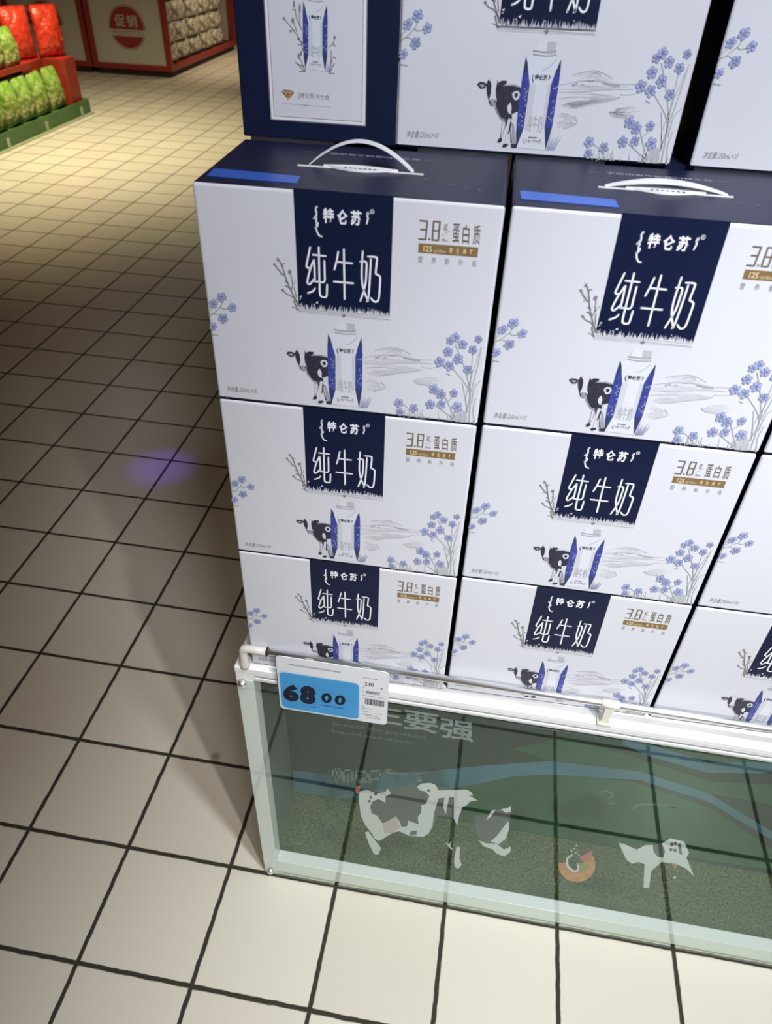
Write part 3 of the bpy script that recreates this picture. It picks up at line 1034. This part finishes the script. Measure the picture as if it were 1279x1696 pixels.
for q in ([(190, 1012), (335, 1030)], [(235, 1015), (265, 1105)], [(300, 1020), (265, 1105)]):
    p.stroke(cB(q), 5 * .1486, 'gold_pale', 6, smooth=False)
p.text('特仑苏·名仕会', P1(cB, 400, 1028), P1(cB, 722, 1052), P1(cB, 400, 1086), 'ink_grey', 5)
p.stroke(cB([(385, 1025), (380, 1060), (388, 1100)]), 7 * .1486, 'ink_grey', 5)
p.stroke(cB([(190, 1143), (730, 1190)]), 3 * .1486, 'ink_mid', 5)
p.text('会员专享', P1(cB, 435, 1160), P1(cB, 485, 1164), P1(cB, 435, 1175), 'ink_grey', 5)
p.build('club_line', panel)

# ------------------------------------------------------------------ the display case under the boxes
CX0, CX1, CY0, CY1, CT = 0.3185, 1.640, 0.2416, 0.850, 0.7097
case = empty('display_case', (0, 0, 0))
tag(case, 'white framed display case with a glass front over printed cows and turf, under the boxes', 'display case')
mb = MB()
mb.box(CX0, CX1, CY0, CY1, CT - .012, CT, 'frame_white', .0015)
mb.build('platform', case)
mb = MB()
mb.box(CX0 + .0006, CX1 - .001, CY0 + .0008, CY0 + .03, CT - .030, CT - .0118, 'frame_white', .001)
mb.box(CX0 + .034, CX1 - .002, CY0 - .0002, CY0 + .004, CT - .0185, CT - .0150, 'frame_shade')
mb.box(CX0 + .034, CX1 - .002, CY0 - .0015, CY0 + .004, CT - .0235, CT - .0185, 'frame_white', .0008)
mb.box(CX0 + .034, CX1 - .002, CY0 - .0002, CY0 + .004, CT - .0250, CT - .0235, 'frame_shade')
mb.build('top_rail', case)
mb = MB()
mb.box(CX0 + .0006, CX0 + .030, CY0 + .0006, CY0 + .030, 0, CT - .0302, 'frame_white', .001)
mb.build('corner_post', case)
mb = MB()
mb.box(CX1 - .030, CX1 - .001, CY0 + .0006, CY0 + .030, 0, CT - .0302, 'frame_white', .001)
mb.build('corner_post', case)
mb = MB()
mb.box(CX0 + .0302, CX1 - .0302, CY0 + .001, CY0 + .026, 0.014, 0.062, 'frame_white', .001)
mb.build('bottom_rail', case)
mb = MB()
mb.box(CX0 + .004, CX1 - .001, CY0 - .0056, CY0 - .0012, 0.010, CT - .0262, 'glass')
mb.build('glass_pane', case)
mb = MB()
mb.box(CX0 + .0006, CX0 + .010, CY0 + .0305, CY1, 0, CT - .0122, 'frame_white')
mb.build('side_panel', case)
mb = MB()
mb.box(CX1 - .010, CX1 - .001, CY0 + .0305, CY1, 0, CT - .0122, 'frame_white')
mb.build('side_panel', case)
mb = MB()
mb.box(CX0 + .0102, CX0 + .017, CY0 + .0305, 0.4225, 0.0305, CT - .0305, 'inner_grey')
mb.build('inner_side', case)
mb = MB()
mb.box(CX0 + .0102, CX1 - .0102, 0.4225, 0.430, 0.0, CT - .0122, 'backdrop')
bk = mb.build('backdrop', case)
mb = MB()
mb.box(CX0 + .0102, CX1 - .0102, CY0 + .0265, 0.4224, 0.0, 0.0300, 'turf')
mb.build('turf_mat', case)

# painted scenery on the backdrop: pale river and green hills
back = homography([(486, 1313), (980, 1397), (1250, 1270), (490, 1140)], [(0.3365, 0.0263), (1.0347, 0.0307), (1.2641, 0.4128), (0.3608, 0.4314)])


def on_back(a, b, h):
    return (a, 0.4225 - h, b)


p = Print(back, on_back)
p.poly([(486, 1310), (600, 1318), (760, 1290), (900, 1275), (1050, 1295), (1180, 1340), (1300, 1420), (1290, 1442), (980, 1396)], 'hill_green', 0)
p.poly([(850, 1240), (930, 1222), (1040, 1250), (1180, 1295), (1300, 1300), (1320, 1340), (1180, 1315), (1060, 1285), (920, 1262)], 'hill_green', 0)
p.poly([(1080, 1225), (1290, 1252), (1300, 1262), (1180, 1262), (1120, 1250)], 'hill_green', 0)
p.build('painted_hills', bk)
p = Print(back, on_back)
p.poly([(486, 1276), (560, 1283), (700, 1278), (800, 1268), (912, 1260), (1062, 1278), (1175, 1314), (1300, 1390), (1300, 1404), (1175, 1328), (1062, 1292), (912, 1282), (850, 1286), (780, 1300), (690, 1316), (560, 1322), (486, 1311)], 'sky_blue', 2)
p.poly([(1030, 1215), (1075, 1232), (1174, 1262), (1260, 1262), (1330, 1258), (1330, 1276), (1260, 1280), (1174, 1280), (1075, 1252), (1030, 1232)], 'sky_blue', 2)
p.build('painted_river', bk)

# prints on the inside of the glass
pane = homography([(423, 1134), (457, 1420), (1279, 1280), (1150, 1540)], [(0.3516, 0.6724), (0.3488, 0.0801), (1.1702, 0.6568), (1.2146, 0.0985)])


def on_pane(a, b, h):
    return (a, CY0 - .0010 - h * .5, b)


cW = crop(520, 1160, 0.2971)
cV = crop(800, 1120, 0.37451)
cX = crop(530, 1170, 0.22674)
p = Print(pane, on_pane, base=0)
# grown cow: grey hide first, then its white patches
p.poly(cW([(255, 500), (330, 500), (420, 490), (560, 470), (640, 470), (800, 500), (900, 540), (870, 570), (830, 600), (800, 690), (760, 640), (690, 640), (640, 750), (540, 760), (470, 730), (370, 780), (320, 740), (265, 640)]), 'print_grey', 0)
p.poly(cW([(900, 640), (960, 640), (1005, 610), (1100, 590), (1090, 690), (1070, 790), (1040, 830), (960, 810), (905, 740)]), 'print_grey', 0)
p.poly(cW([(255, 505), (300, 498), (345, 515), (400, 510), (412, 490), (432, 518), (398, 535), (400, 568), (360, 548), (330, 560), (312, 590), (325, 630), (352, 640), (385, 685), (420, 668), (455, 645), (475, 668), (490, 705), (520, 700), (528, 668), (585, 690), (580, 650), (600, 620), (598, 585), (625, 575), (645, 530), (620, 505), (590, 500), (575, 480), (600, 462), (650, 458), (680, 470), (695, 500), (760, 498), (850, 495), (880, 510), (888, 530), (860, 525), (912, 555), (870, 562), (850, 585), (830, 590), (810, 640), (800, 695), (780, 655), (782, 540), (755, 535), (735, 635), (722, 590), (728, 540), (695, 545), (670, 630), (662, 700), (640, 740), (610, 760), (530, 752), (478, 728), (440, 735), (400, 760), (365, 782), (340, 770), (320, 735), (285, 690), (262, 640), (252, 560)]), 'print_white', 1)
p.poly(cW([(385, 690), (455, 648), (485, 708), (440, 735), (395, 740)]), 'print_pink', 2)
p.poly(cW([(545, 725), (575, 725), (572, 748), (545, 752), (532, 742)]), 'print_grey', 2)
p.poly(cW([(235, 470), (260, 480), (250, 520), (232, 510)]), 'print_red', 1)
for (x, y) in ((318, 538), (310, 560), (345, 520), (640, 500)):
    p.dot(P1(cW, x, y), 8 * .297, 'print_grey', 2, 8)
p.poly(cW([(285, 735), (305, 728), (335, 770), (375, 822), (358, 860), (335, 855), (308, 800)]), 'print_white', 1)
p.poly(cW([(735, 790), (755, 800), (770, 780), (762, 810), (780, 835), (760, 825)]), 'print_white', 1)
p.poly(cW([(795, 815), (815, 815), (812, 880), (825, 915), (805, 938), (785, 925), (782, 890)]), 'print_white', 1)
p.poly(cW([(1085, 670), (1090, 710), (1070, 770), (1030, 800), (985, 785), (1020, 755), (1050, 715)]), 'print_white', 1)
p.poly(cW([(920, 778), (960, 795), (1020, 798), (1060, 830), (1098, 812), (1095, 845), (1060, 868), (1015, 850), (1000, 830), (945, 810)]), 'print_white', 1)
p.poly(cW([(1015, 605), (985, 650), (960, 665), (990, 615)]), 'print_white', 1)
p.poly(cW([(1100, 585), (1098, 620), (1070, 625), (1045, 605), (1080, 600)]), 'print_white', 1)
p.poly(cW([(525, 470), (548, 460), (600, 430), (606, 455), (575, 450), (540, 478)]), 'print_dim', 1)
p.build('cow_print', case)
p = Print(pane, on_pane, base=0)
p.poly(cV([(600, 735), (625, 740), (680, 765), (720, 745), (780, 745), (830, 715), (890, 730), (912, 780), (900, 800), (935, 885), (900, 850), (860, 830), (790, 820), (745, 860), (735, 935), (710, 935), (715, 830), (690, 820), (660, 828), (635, 810)]), 'print_white', 1)
p.poly(cV([(752, 745), (790, 735), (806, 770), (800, 800), (775, 798), (755, 775)]), 'print_grey', 2)
for (x, y) in ((836, 742), (852, 738), (832, 765), (850, 768)):
    p.dot(P1(cV, x, y), 8 * .3745, 'print_grey', 2, 8)
p.poly(cV([(862, 740), (875, 735), (882, 790), (868, 780)]), 'print_grey', 2)
p.poly(cV([(835, 825), (862, 830), (850, 855)]), 'print_red', 2)
p.dot(P1(cV, 848, 888), 3, 'print_pink', 1, 8)
p.build('calf_print', case)
p = Print(pane, on_pane, base=0)
out = [(416 + 82 * math.cos(t), 832 + 78 * math.sin(t)) for t in [(-.75 + k * .33) for k in range(13)]]
inn = [(412 + 34 * math.cos(t), 822 + 34 * math.sin(t)) for t in [(-.75 + k * .33) for k in range(13)]]
p.poly(cV(out + inn[::-1]), 'print_orange', 0)
p.poly(cV([(425, 800), (485, 768), (480, 820), (440, 815)]), 'print_red', 1)
p.poly(cV([(430, 820), (470, 830), (460, 860), (425, 858)]), 'print_olive', 1)
p.stroke(cV([(395, 790), (374, 805), (376, 838), (405, 862), (422, 852), (420, 830)]), 9 * .3745, 'print_white', 2)
for (x, y) in ((392, 772), (405, 760), (415, 748), (412, 780), (425, 790)):
    p.dot(P1(cV, x, y), 4 * .3745, 'print_white', 2, 6)
p.build('fruit_print', case)
p = Print(pane, on_pane, base=0)
for k, ch in enumerate('天生要强'):
    x = 95 + k * 262
    y = -103 + k * 61.5
    p.text(ch, P1(cX, x, y), P1(cX, x + 252, y + 40), P1(cX, x - 10, y + 140), 'print_text', 0, bold=.015)
p.text('Beyond the grassland', P1(cX, 92, 108), P1(cX, 770, 212), P1(cX, 90, 138), 'print_dim', 0)
p.text('beyond your dreams', P1(cX, 94, 165), P1(cX, 690, 252), P1(cX, 92, 196), 'print_dim', 0)
p.build('slogan_print', case)
p = Print(pane, on_pane, base=0)
for q in ([(105, 385), (150, 382), (150, 430), (108, 432), (105, 385)], [(128, 385), (128, 460)], [(165, 390), (215, 388), (215, 450)], [(165, 390), (168, 460)], [(190, 410), (190, 465)],
          [(235, 385), (235, 450), (300, 455)], [(255, 395), (300, 400), (300, 440), (258, 440)], [(310, 395), (370, 390), (372, 430), (330, 440)], [(310, 395), (315, 465)],
          [(390, 400), (540, 410)], [(400, 390), (430, 385)], [(560, 410), (600, 415), (570, 440)]):
    p.stroke(cW(q), 13 * .297, 'print_dim', 0, smooth=False)  # boxy strokes imitate reflected lettering, the reflection drawn in dim ink
for q in ([(512, 515), (545, 505), (575, 525), (560, 540)], [(555, 560), (580, 560)], [(665, 585), (690, 568), (740, 565), (800, 570), (850, 580)], [(815, 572), (850, 580)]):
    p.stroke(cV(q), 8 * .3745, 'print_dim', 0)
p.build('faint_reflection_print', case)

# chrome screws of the pane
for (x, z) in ((0.3315, 0.676), (0.3345, 0.0215)):
    mb = MB()
    n = 8
    pts, rad = [], []
    for k in range(n):
        t = k / (n - 1) * PI / 2 * .98
        pts.append((x, CY0 - .0056 - .0065 * math.sin(t), z))
        rad.append(.0072 * math.cos(t))
    mb.tube([(x, CY0 - .0012, z)] + pts, [.0072] + rad, 'chrome', 16)
    mb.build('screw', case)

# guard rail along the front edge
RY, RZ = 0.2462, 0.7550
mb = MB()
mb.tube([(0.374, RY, RZ), (CX1 - .03, RY, RZ)], .0052, 'chrome', 16)
rail = mb.build('guard_rail', case)
mb = MB()
mb.tube([(0.3360, RY, CT), (0.3360, RY, CT + .006), (0.3360, RY, CT + .030), (0.3363, RY, RZ - .005), (0.3385, RY, RZ - .001), (0.3430, RY, RZ), (0.3560, RY, RZ), (0.3745, RY, RZ)],
        [.0078, .0074, .0066, .0067, .0068, .0068, .0066, .0064], 'ivory_plastic', 16)
mb.build('rail_end', rail)
mb = MB()
mb.box(0.3748, 0.3775, RY - .0062, RY + .0058, RZ - .006, RZ + .006, 'black', .001)
mb.build('rail_joint', rail)
for x in (0.905, 1.45):
    mb = MB()
    mb.tube([(x - .013, RY, RZ), (x + .013, RY, RZ)], .0066, 'cream_plastic', 16)
    mb.prism([(x - .006, RZ - .004), (x + .007, RZ - .004), (x + .0045, CT + .014), (x + .009, CT + .0002), (x - .009, CT + .0002), (x - .0055, CT + .014)], 'y', RY - .005, RY + .004, 'cream_plastic')
    mb.box(x - .0105, x + .0105, RY - .0072, RY + .006, CT + .0002, CT + .004, 'cream_plastic', .001)
    mb.build('rail_clip', rail)

# ------------------------------------------------------------------ price tag on the rail
TY = 0.2335
tg = empty('price_tag', (0.394, TY, 0.6315))
tag(tg, 'blue and white price tag reading 68 00, hung on the front rail', 'price tag')
TW, TH = 0.1785, 0.134


def rrect(x0, x1, z0, z1, r, n=5):
    pts = []
    for (cx, cz, a0) in ((x1 - r, z0 + r, -PI / 2), (x1 - r, z1 - r, 0), (x0 + r, z1 - r, PI / 2), (x0 + r, z0 + r, PI)):
        for k in range(n + 1):
            a = a0 + k / n * PI / 2
            pts.append((cx + r * math.cos(a), cz + r * math.sin(a)))
    return pts


mb = MB()
mb.prism(rrect(0, TW, 0, TH, .007), 'y', -.0006, .0006, 'tag_white')
card = mb.build('card', tg)
flat = lambda q: q
on_card = lambda a, b, h: (a, -.0006 - h, b)
p = Print(flat, on_card)
p.poly(rrect(.0012, .1335, .0015, .0985, .009), 'tag_edge', 0)
p.poly(rrect(.0035, .1315, .0045, .0960, .008), 'tag_blue', 1)
blue = p.build('blue_field', tg)
p = Print(flat, on_card)
p.text('6', (.0085, .069), (.0350, .069), (.0060, .0235), 'tag_ink', 3, bold=.07)
p.text('8', (.0365, .071), (.0625, .071), (.0340, .0235), 'tag_ink', 3, bold=.07)
p.text('0', (.0715, .0605), (.0890, .0605), (.0695, .0345), 'tag_ink', 3, bold=.045)
p.text('0', (.0935, .0605), (.1110, .0605), (.0915, .0345), 'tag_ink', 3, bold=.045)
p.poly([(.067, .0262), (.108, .0262), (.108, .0275), (.067, .0275)], 'tag_ink', 3)
for k in range(3):
    p.stroke([(.053 + k * .003, .0165), (.0545 + k * .003, .0185)], .0012, 'tag_ink', 3)
p.build('price_figures', blue)
p = Print(flat, on_card)
p.text('2.00', (.141, .1035), (.155, .1035), (.141, .0945), 'tag_ink', 1, bold=.01)
p.text('3043077', (.143, .0825), (.1655, .0825), (.143, .0755), 'tag_ink', 1, bold=.01)
p.stroke([(.1660, .0945), (.1685, .0925)], .0016, 'tag_ink', 1)
r = random.Random(21)
x = .142
while x < .1725:
    wd = r.choice((.0005, .0005, .0009, .0014))
    p.poly([(x, .0475), (x + wd, .0475), (x + wd, .0630), (x, .0630)], 'tag_ink', 1)
    x += wd + r.choice((.0004, .0005, .0009))
for z, x0, x1 in ((.0690, .1375, .158), (.0690, .162, .172), (.0635, .1375, .141), (.0400, .1365, .142), (.0355, .1365, .154), (.0320, .1365, .140), (.0275, .137, .148), (.0255, .158, .170), (.0205, .137, .155), (.0175, .142, .1655),
                  (.0125, .146, .168), (.0885, .1375, .1405), (.0800, .1375, .1405), (.1130, .1375, .160)):
    xx = x0
    while xx < x1:
        wd = r.uniform(.0008, .0026)
        p.poly([(xx, z), (min(xx + wd, x1), z), (min(xx + wd, x1), z + .0017), (xx, z + .0017)], 'tag_grey', 1)
        xx += wd + r.uniform(.0004, .0009)
p.build('product_print', card)
p = Print(flat, on_card)
xx = .02
while xx < .10:
    wd = r.uniform(.0012, .0030)
    p.poly([(xx, .1165), (xx + wd, .1165), (xx + wd, .1195), (xx, .1195)], 'tag_grey', 1)
    xx += wd + .0006
p.build('header_print', card)
mb = MB()
for x in (.045, .135):
    mb.box(x, x + .014, .0008, .0068, .108, .1195, 'clip_clear', .0006)
    mb.box(x, x + .014, .0056, .0070, .1195, .1300, 'clip_clear', .0004)
mb.build('hanging_clip', tg)

# ------------------------------------------------------------------ promotion stalls at the far end of the aisle


def promo_stall(x0, x1, y0, y1, label, open_side):
    t = empty('promotion_stall', (x1, y0, 0))
    tag(t, label, 'display stand', 'red framed promotion stalls')
    W_, D_, Hh = x1 - x0, y1 - y0, 0.98
    mb = MB()
    mb.box(-W_ + .03, -.03, .03, D_ - .03, 0, .060, 'stall_dark')  # near-black base: shadow gap under the stall put in as colour
    mb.build('shade_plinth', t)
    mb = MB()
    pw = .065
    for (a, b) in ((-W_, -W_ + pw), (-pw, 0)):
        for (c, d) in ((0, pw), (D_ - pw, D_)):
            mb.box(a, b, c, d, .0605, Hh, 'stall_red', .006)
    for (z0_, z1_) in ((.0605, .118), (Hh - .07, Hh)):
        mb.box(-W_ + pw, -pw, .004, pw - .004, z0_, z1_, 'stall_red', .004)
        mb.box(-W_ + pw, -pw, D_ - pw + .004, D_ - .004, z0_, z1_, 'stall_red', .004)
        mb.box(-W_ + .004, -W_ + pw - .004, pw, D_ - pw, z0_, z1_, 'stall_red', .004)
        mb.box(-pw + .004, -.004, pw, D_ - pw, z0_, z1_, 'stall_red', .004)
    mb.box(-W_ + pw, -pw, pw, D_ - pw, .085, .117, 'stall_dark')
    mb.build('frame', t)
    mb = MB()
    mb.box(-W_ + pw - .004, -pw + .004, .022, .034, .116, Hh - .068, 'stall_white')
    pn = mb.build('front_panel', t)
    p = Print(flat, lambda a, b, h: (a, .022 - h * 4, b))
    cx, cz, R = -W_ / 2, .482, .222
    p.dot((cx, cz), R, 'stall_red', 0, 40)
    p.dot((cx, cz), R - .008, 'stall_white', 1, 40)
    p.dot((cx, cz), R - .016, 'stall_red', 2, 40)
    p.poly([(cx - R - .02, cz - .085), (cx + R + .02, cz - .085), (cx + R + .02, cz - .020), (cx - R - .02, cz - .020)], 'stall_white', 3)
    p.text('促', (cx - .135, cz + .125), (cx - .01, cz + .125), (cx - .135, cz + .005), 'stall_white', 3, bold=.01)
    p.text('销', (cx + .01, cz + .125), (cx + .135, cz + .125), (cx + .01, cz + .005), 'stall_white', 3, bold=.01)
    p.text('PROMOTION', (cx - .185, cz - .031), (cx + .185, cz - .031), (cx - .185, cz - .074), 'stall_red', 4)
    p.build('promotion_mark', pn)
    mb = MB()
    mb.box(-W_ + .022, -W_ + .034, pw - .004, D_ - pw + .004, .116, Hh - .068, 'stall_white')
    mb.box(-W_ + pw, -pw, D_ - .034, D_ - .022, .116, Hh - .068, 'stall_white')
    mb.box(-W_ + pw, -W_ / 2 - .02, D_ / 2 - .02, D_ / 2, .1175, Hh - .1, 'stall_dark')
    mb.build('side_panels', t)
    if not open_side:
        mb = MB()
        mb.box(-.034, -.022, pw - .004, D_ - pw + .004, .116, Hh - .068, 'stall_white')
        mb.build('right_panel', t)
    return t


promo_stall(-4.405, -3.425, 9.03, 11.42, 'red framed white promotion stall with packets behind its open right side', True)
promo_stall(-5.415, -4.425, 9.03, 11.22, 'red framed white promotion stall half hidden by the snack display, at top left', False)


def pillow_mesh(name, sx, sy, sz, material, seed, crimp=True):
    """an upright film bag: swollen belly, flat crimped ends, wrinkled film"""
    r = random.Random(seed)
    nu, nv = 14, 12
    bm = bmesh.new()
    grid = {}
    for sd in (0, 1):
        for i in range(nu + 1):
            for j in range(nv + 1):
                u, v = i / nu, j / nv
                edge = (i in (0, nu)) or (j in (0, nv))
                if edge and sd == 1:
                    grid[(1, i, j)] = grid[(0, i, j)]
                    continue
                bel = (math.sin(PI * u) ** .55) * (math.sin(PI * min(1, v * 1.02)) ** .5 if 0 < v < 1 else 0)
                d = sx / 2 * bel * (1.15 - .35 * v)
                pinch = 1 - .06 * math.sin(PI * v)
                y = (u - .5) * sy * pinch + r.uniform(-.006, .006)
                x = (d if sd == 0 else -d) + r.uniform(-.010, .010) * (0 if edge else 1)
                z = v * sz + (r.uniform(-.004, .004) if 0 < v < 1 else 0)
                grid[(sd, i, j)] = bm.verts.new((x, y, z))
    for sd in (0, 1):
        for i in range(nu):
            for j in range(nv):
                q = [grid[(sd, i, j)], grid[(sd, i + 1, j)], grid[(sd, i + 1, j + 1)], grid[(sd, i, j + 1)]]
                try:
                    f = bm.faces.new(q)
                    f.smooth = True
                except ValueError:
                    pass
    bmesh.ops.recalc_face_normals(bm, faces=bm.faces[:])
    me = bpy.data.meshes.new(name)
    bm.to_mesh(me)
    bm.free()
    me.materials.append(M[material])
    return me


pk = [pillow_mesh('wrapped_packet', .17, .38, .198, 'packet', 40 + k) for k in range(3)]
for j in range(3):
    for i in range(5):
        y = 9.30 + i * .405
        o = link('wrapped_packet', pk[(i + 2 * j) % 3], None, (-3.540 - rnd.uniform(0, .02), y, .1185 + j * .200))
        o.rotation_euler = (0, 0, rnd.uniform(-.05, .05))
        tag(o, 'pale wrapped packet stacked in the open side of the red stall', 'packet', 'packets in the promotion stall')

# ------------------------------------------------------------------ snack display at the left
dp = empty('snack_display', (-3.465, 5.0, 0))
tag(dp, 'low green floor display holding green snack bags, at upper left', 'display stand')
mb = MB()
mb.box(-1.2, -.016, -1.0, 2.03, .012, .098, 'board_green')
mb.build('base', dp)
mb = MB()
mb.box(-.0155, 0, -1.0, 2.045, .012, .125, 'board_green')
mb.box(-1.2, -.016, 2.0302, 2.045, .012, .125, 'board_green')
bd = mb.build('front_board', dp)
mb = MB()
mb.box(-.016, .030, -1.0, 2.06, 0, .0115, 'board_cap')
mb.box(-1.2, -.0165, 2.0, 2.06, 0, .0115, 'board_cap')
mb.build('foot_trim', bd)
for (y, m) in ((.60, 'clip_clear'), (1.22, 'board_cap'), (1.87, 'clip_clear')):
    mb = MB()
    mb.box(.0003, .006, y - .020, y + .020, .016, .085, m, .001)
    mb.build('price_clip', bd)
tray = empty('red_shelf_tray', (-3.60, 5.0, 0.465))
tag(tray, 'red shelf tray over the lower green snack bags', 'tray')
mb = MB()
mb.box(-.9, 0, -1.0, 1.42, 0, .02, 'carton_red')
mb.build('shelf', tray)
mb = MB()
mb.box(-.012, 0, -1.0, 1.42, .0203, .044, 'carton_red', .003)
mb.build('front_lip', tray)
for k, (y0, y1, z1, lb) in enumerate(((6.83, 7.03, .480, 'plain red carton standing at the far end of the green display'), (5.10, 5.62, .464, 'red carton under the shelf tray, behind the nearest green bags'),
                                     (5.63, 6.20, .464, 'red carton under the shelf tray, behind the middle green bags'), (6.21, 6.41, .464, 'narrow red carton under the far end of the shelf tray'),
                                     (6.44, 6.81, .480, 'red carton behind the farthest green bag, under the red snack bags'))):
    t = empty('red_carton', (-3.52 if k == 0 else -3.72 if k == 4 else -3.78, y0, .0985))
    tag(t, lb, 'carton', 'red cartons of the snack display')
    mb = MB()
    mb.box(-.55, 0, 0, y1 - y0, 0, z1 - .1005, 'carton_red', .006)
    b_ = mb.build('carton_body', t)
    mb = MB()
    mb.box(-.50, -.02, .02, y1 - y0 - .02, z1 - .1004, z1 - .0990, 'bag_red')
    mb.build('lid_flap', t)
gb = [pillow_mesh('snack_bag', .16, .226, .340, 'bag_green', 60 + k) for k in range(3)]
ub = [pillow_mesh('snack_bag', .17, .215, .290, 'bag_green', 70 + k) for k in range(2)]
rb = [pillow_mesh('snack_bag', .17, .27, .36, 'bag_red', 80 + k) for k in range(2)]
words = ['nearest', 'second', 'third', 'fourth', 'fifth', 'farthest']
for k, y in enumerate((5.47, 5.70, 5.935, 6.17, 6.41, 6.68)):
    o = link('snack_bag', gb[k % 3], None, (-3.580, y, .0985))
    o.rotation_euler = (0, -.12, rnd.uniform(-.05, .05))
    tag(o, '%s green snack bag %sin the lower row on the green board' % (words[k], '' if k in (0, 5) else 'from the photo edge '), 'snack bag', 'lower row of green snack bags')
for k, (y, wd) in enumerate(((5.83, 'nearest'), (6.06, 'middle'), (6.29, 'farthest'))):
    o = link('snack_bag', ub[k % 2], None, (-3.695, y, .486))
    o.rotation_euler = (0, -.10, rnd.uniform(-.05, .05))
    tag(o, '%s green snack bag of the upper row, standing on the red tray' % wd, 'snack bag', 'upper row of green snack bags')
for k, (x, y, z, lb) in enumerate(((-3.815, 6.675, .4815, 'red snack bag second from the far end, behind the last green bag'), (-3.665, 6.925, .4815, 'red snack bag at the far end, on the plain red carton'),
                                   (-3.965, 6.40, .4865, 'tall red snack bag behind the farthest upper green bag'), (-4.12, 6.12, .4865, 'tall red snack bag behind the nearer upper green bags'))):
    o = link('snack_bag', rb[k % 2], None, (x, y, z))
    o.scale = (1, 1.0, 1.12) if k < 2 else (1, 1.0, 1.5)
    o.rotation_euler = (0, -.05, -.55 + rnd.uniform(-.1, .1))
    tag(o, lb, 'snack bag', 'red snack bags')
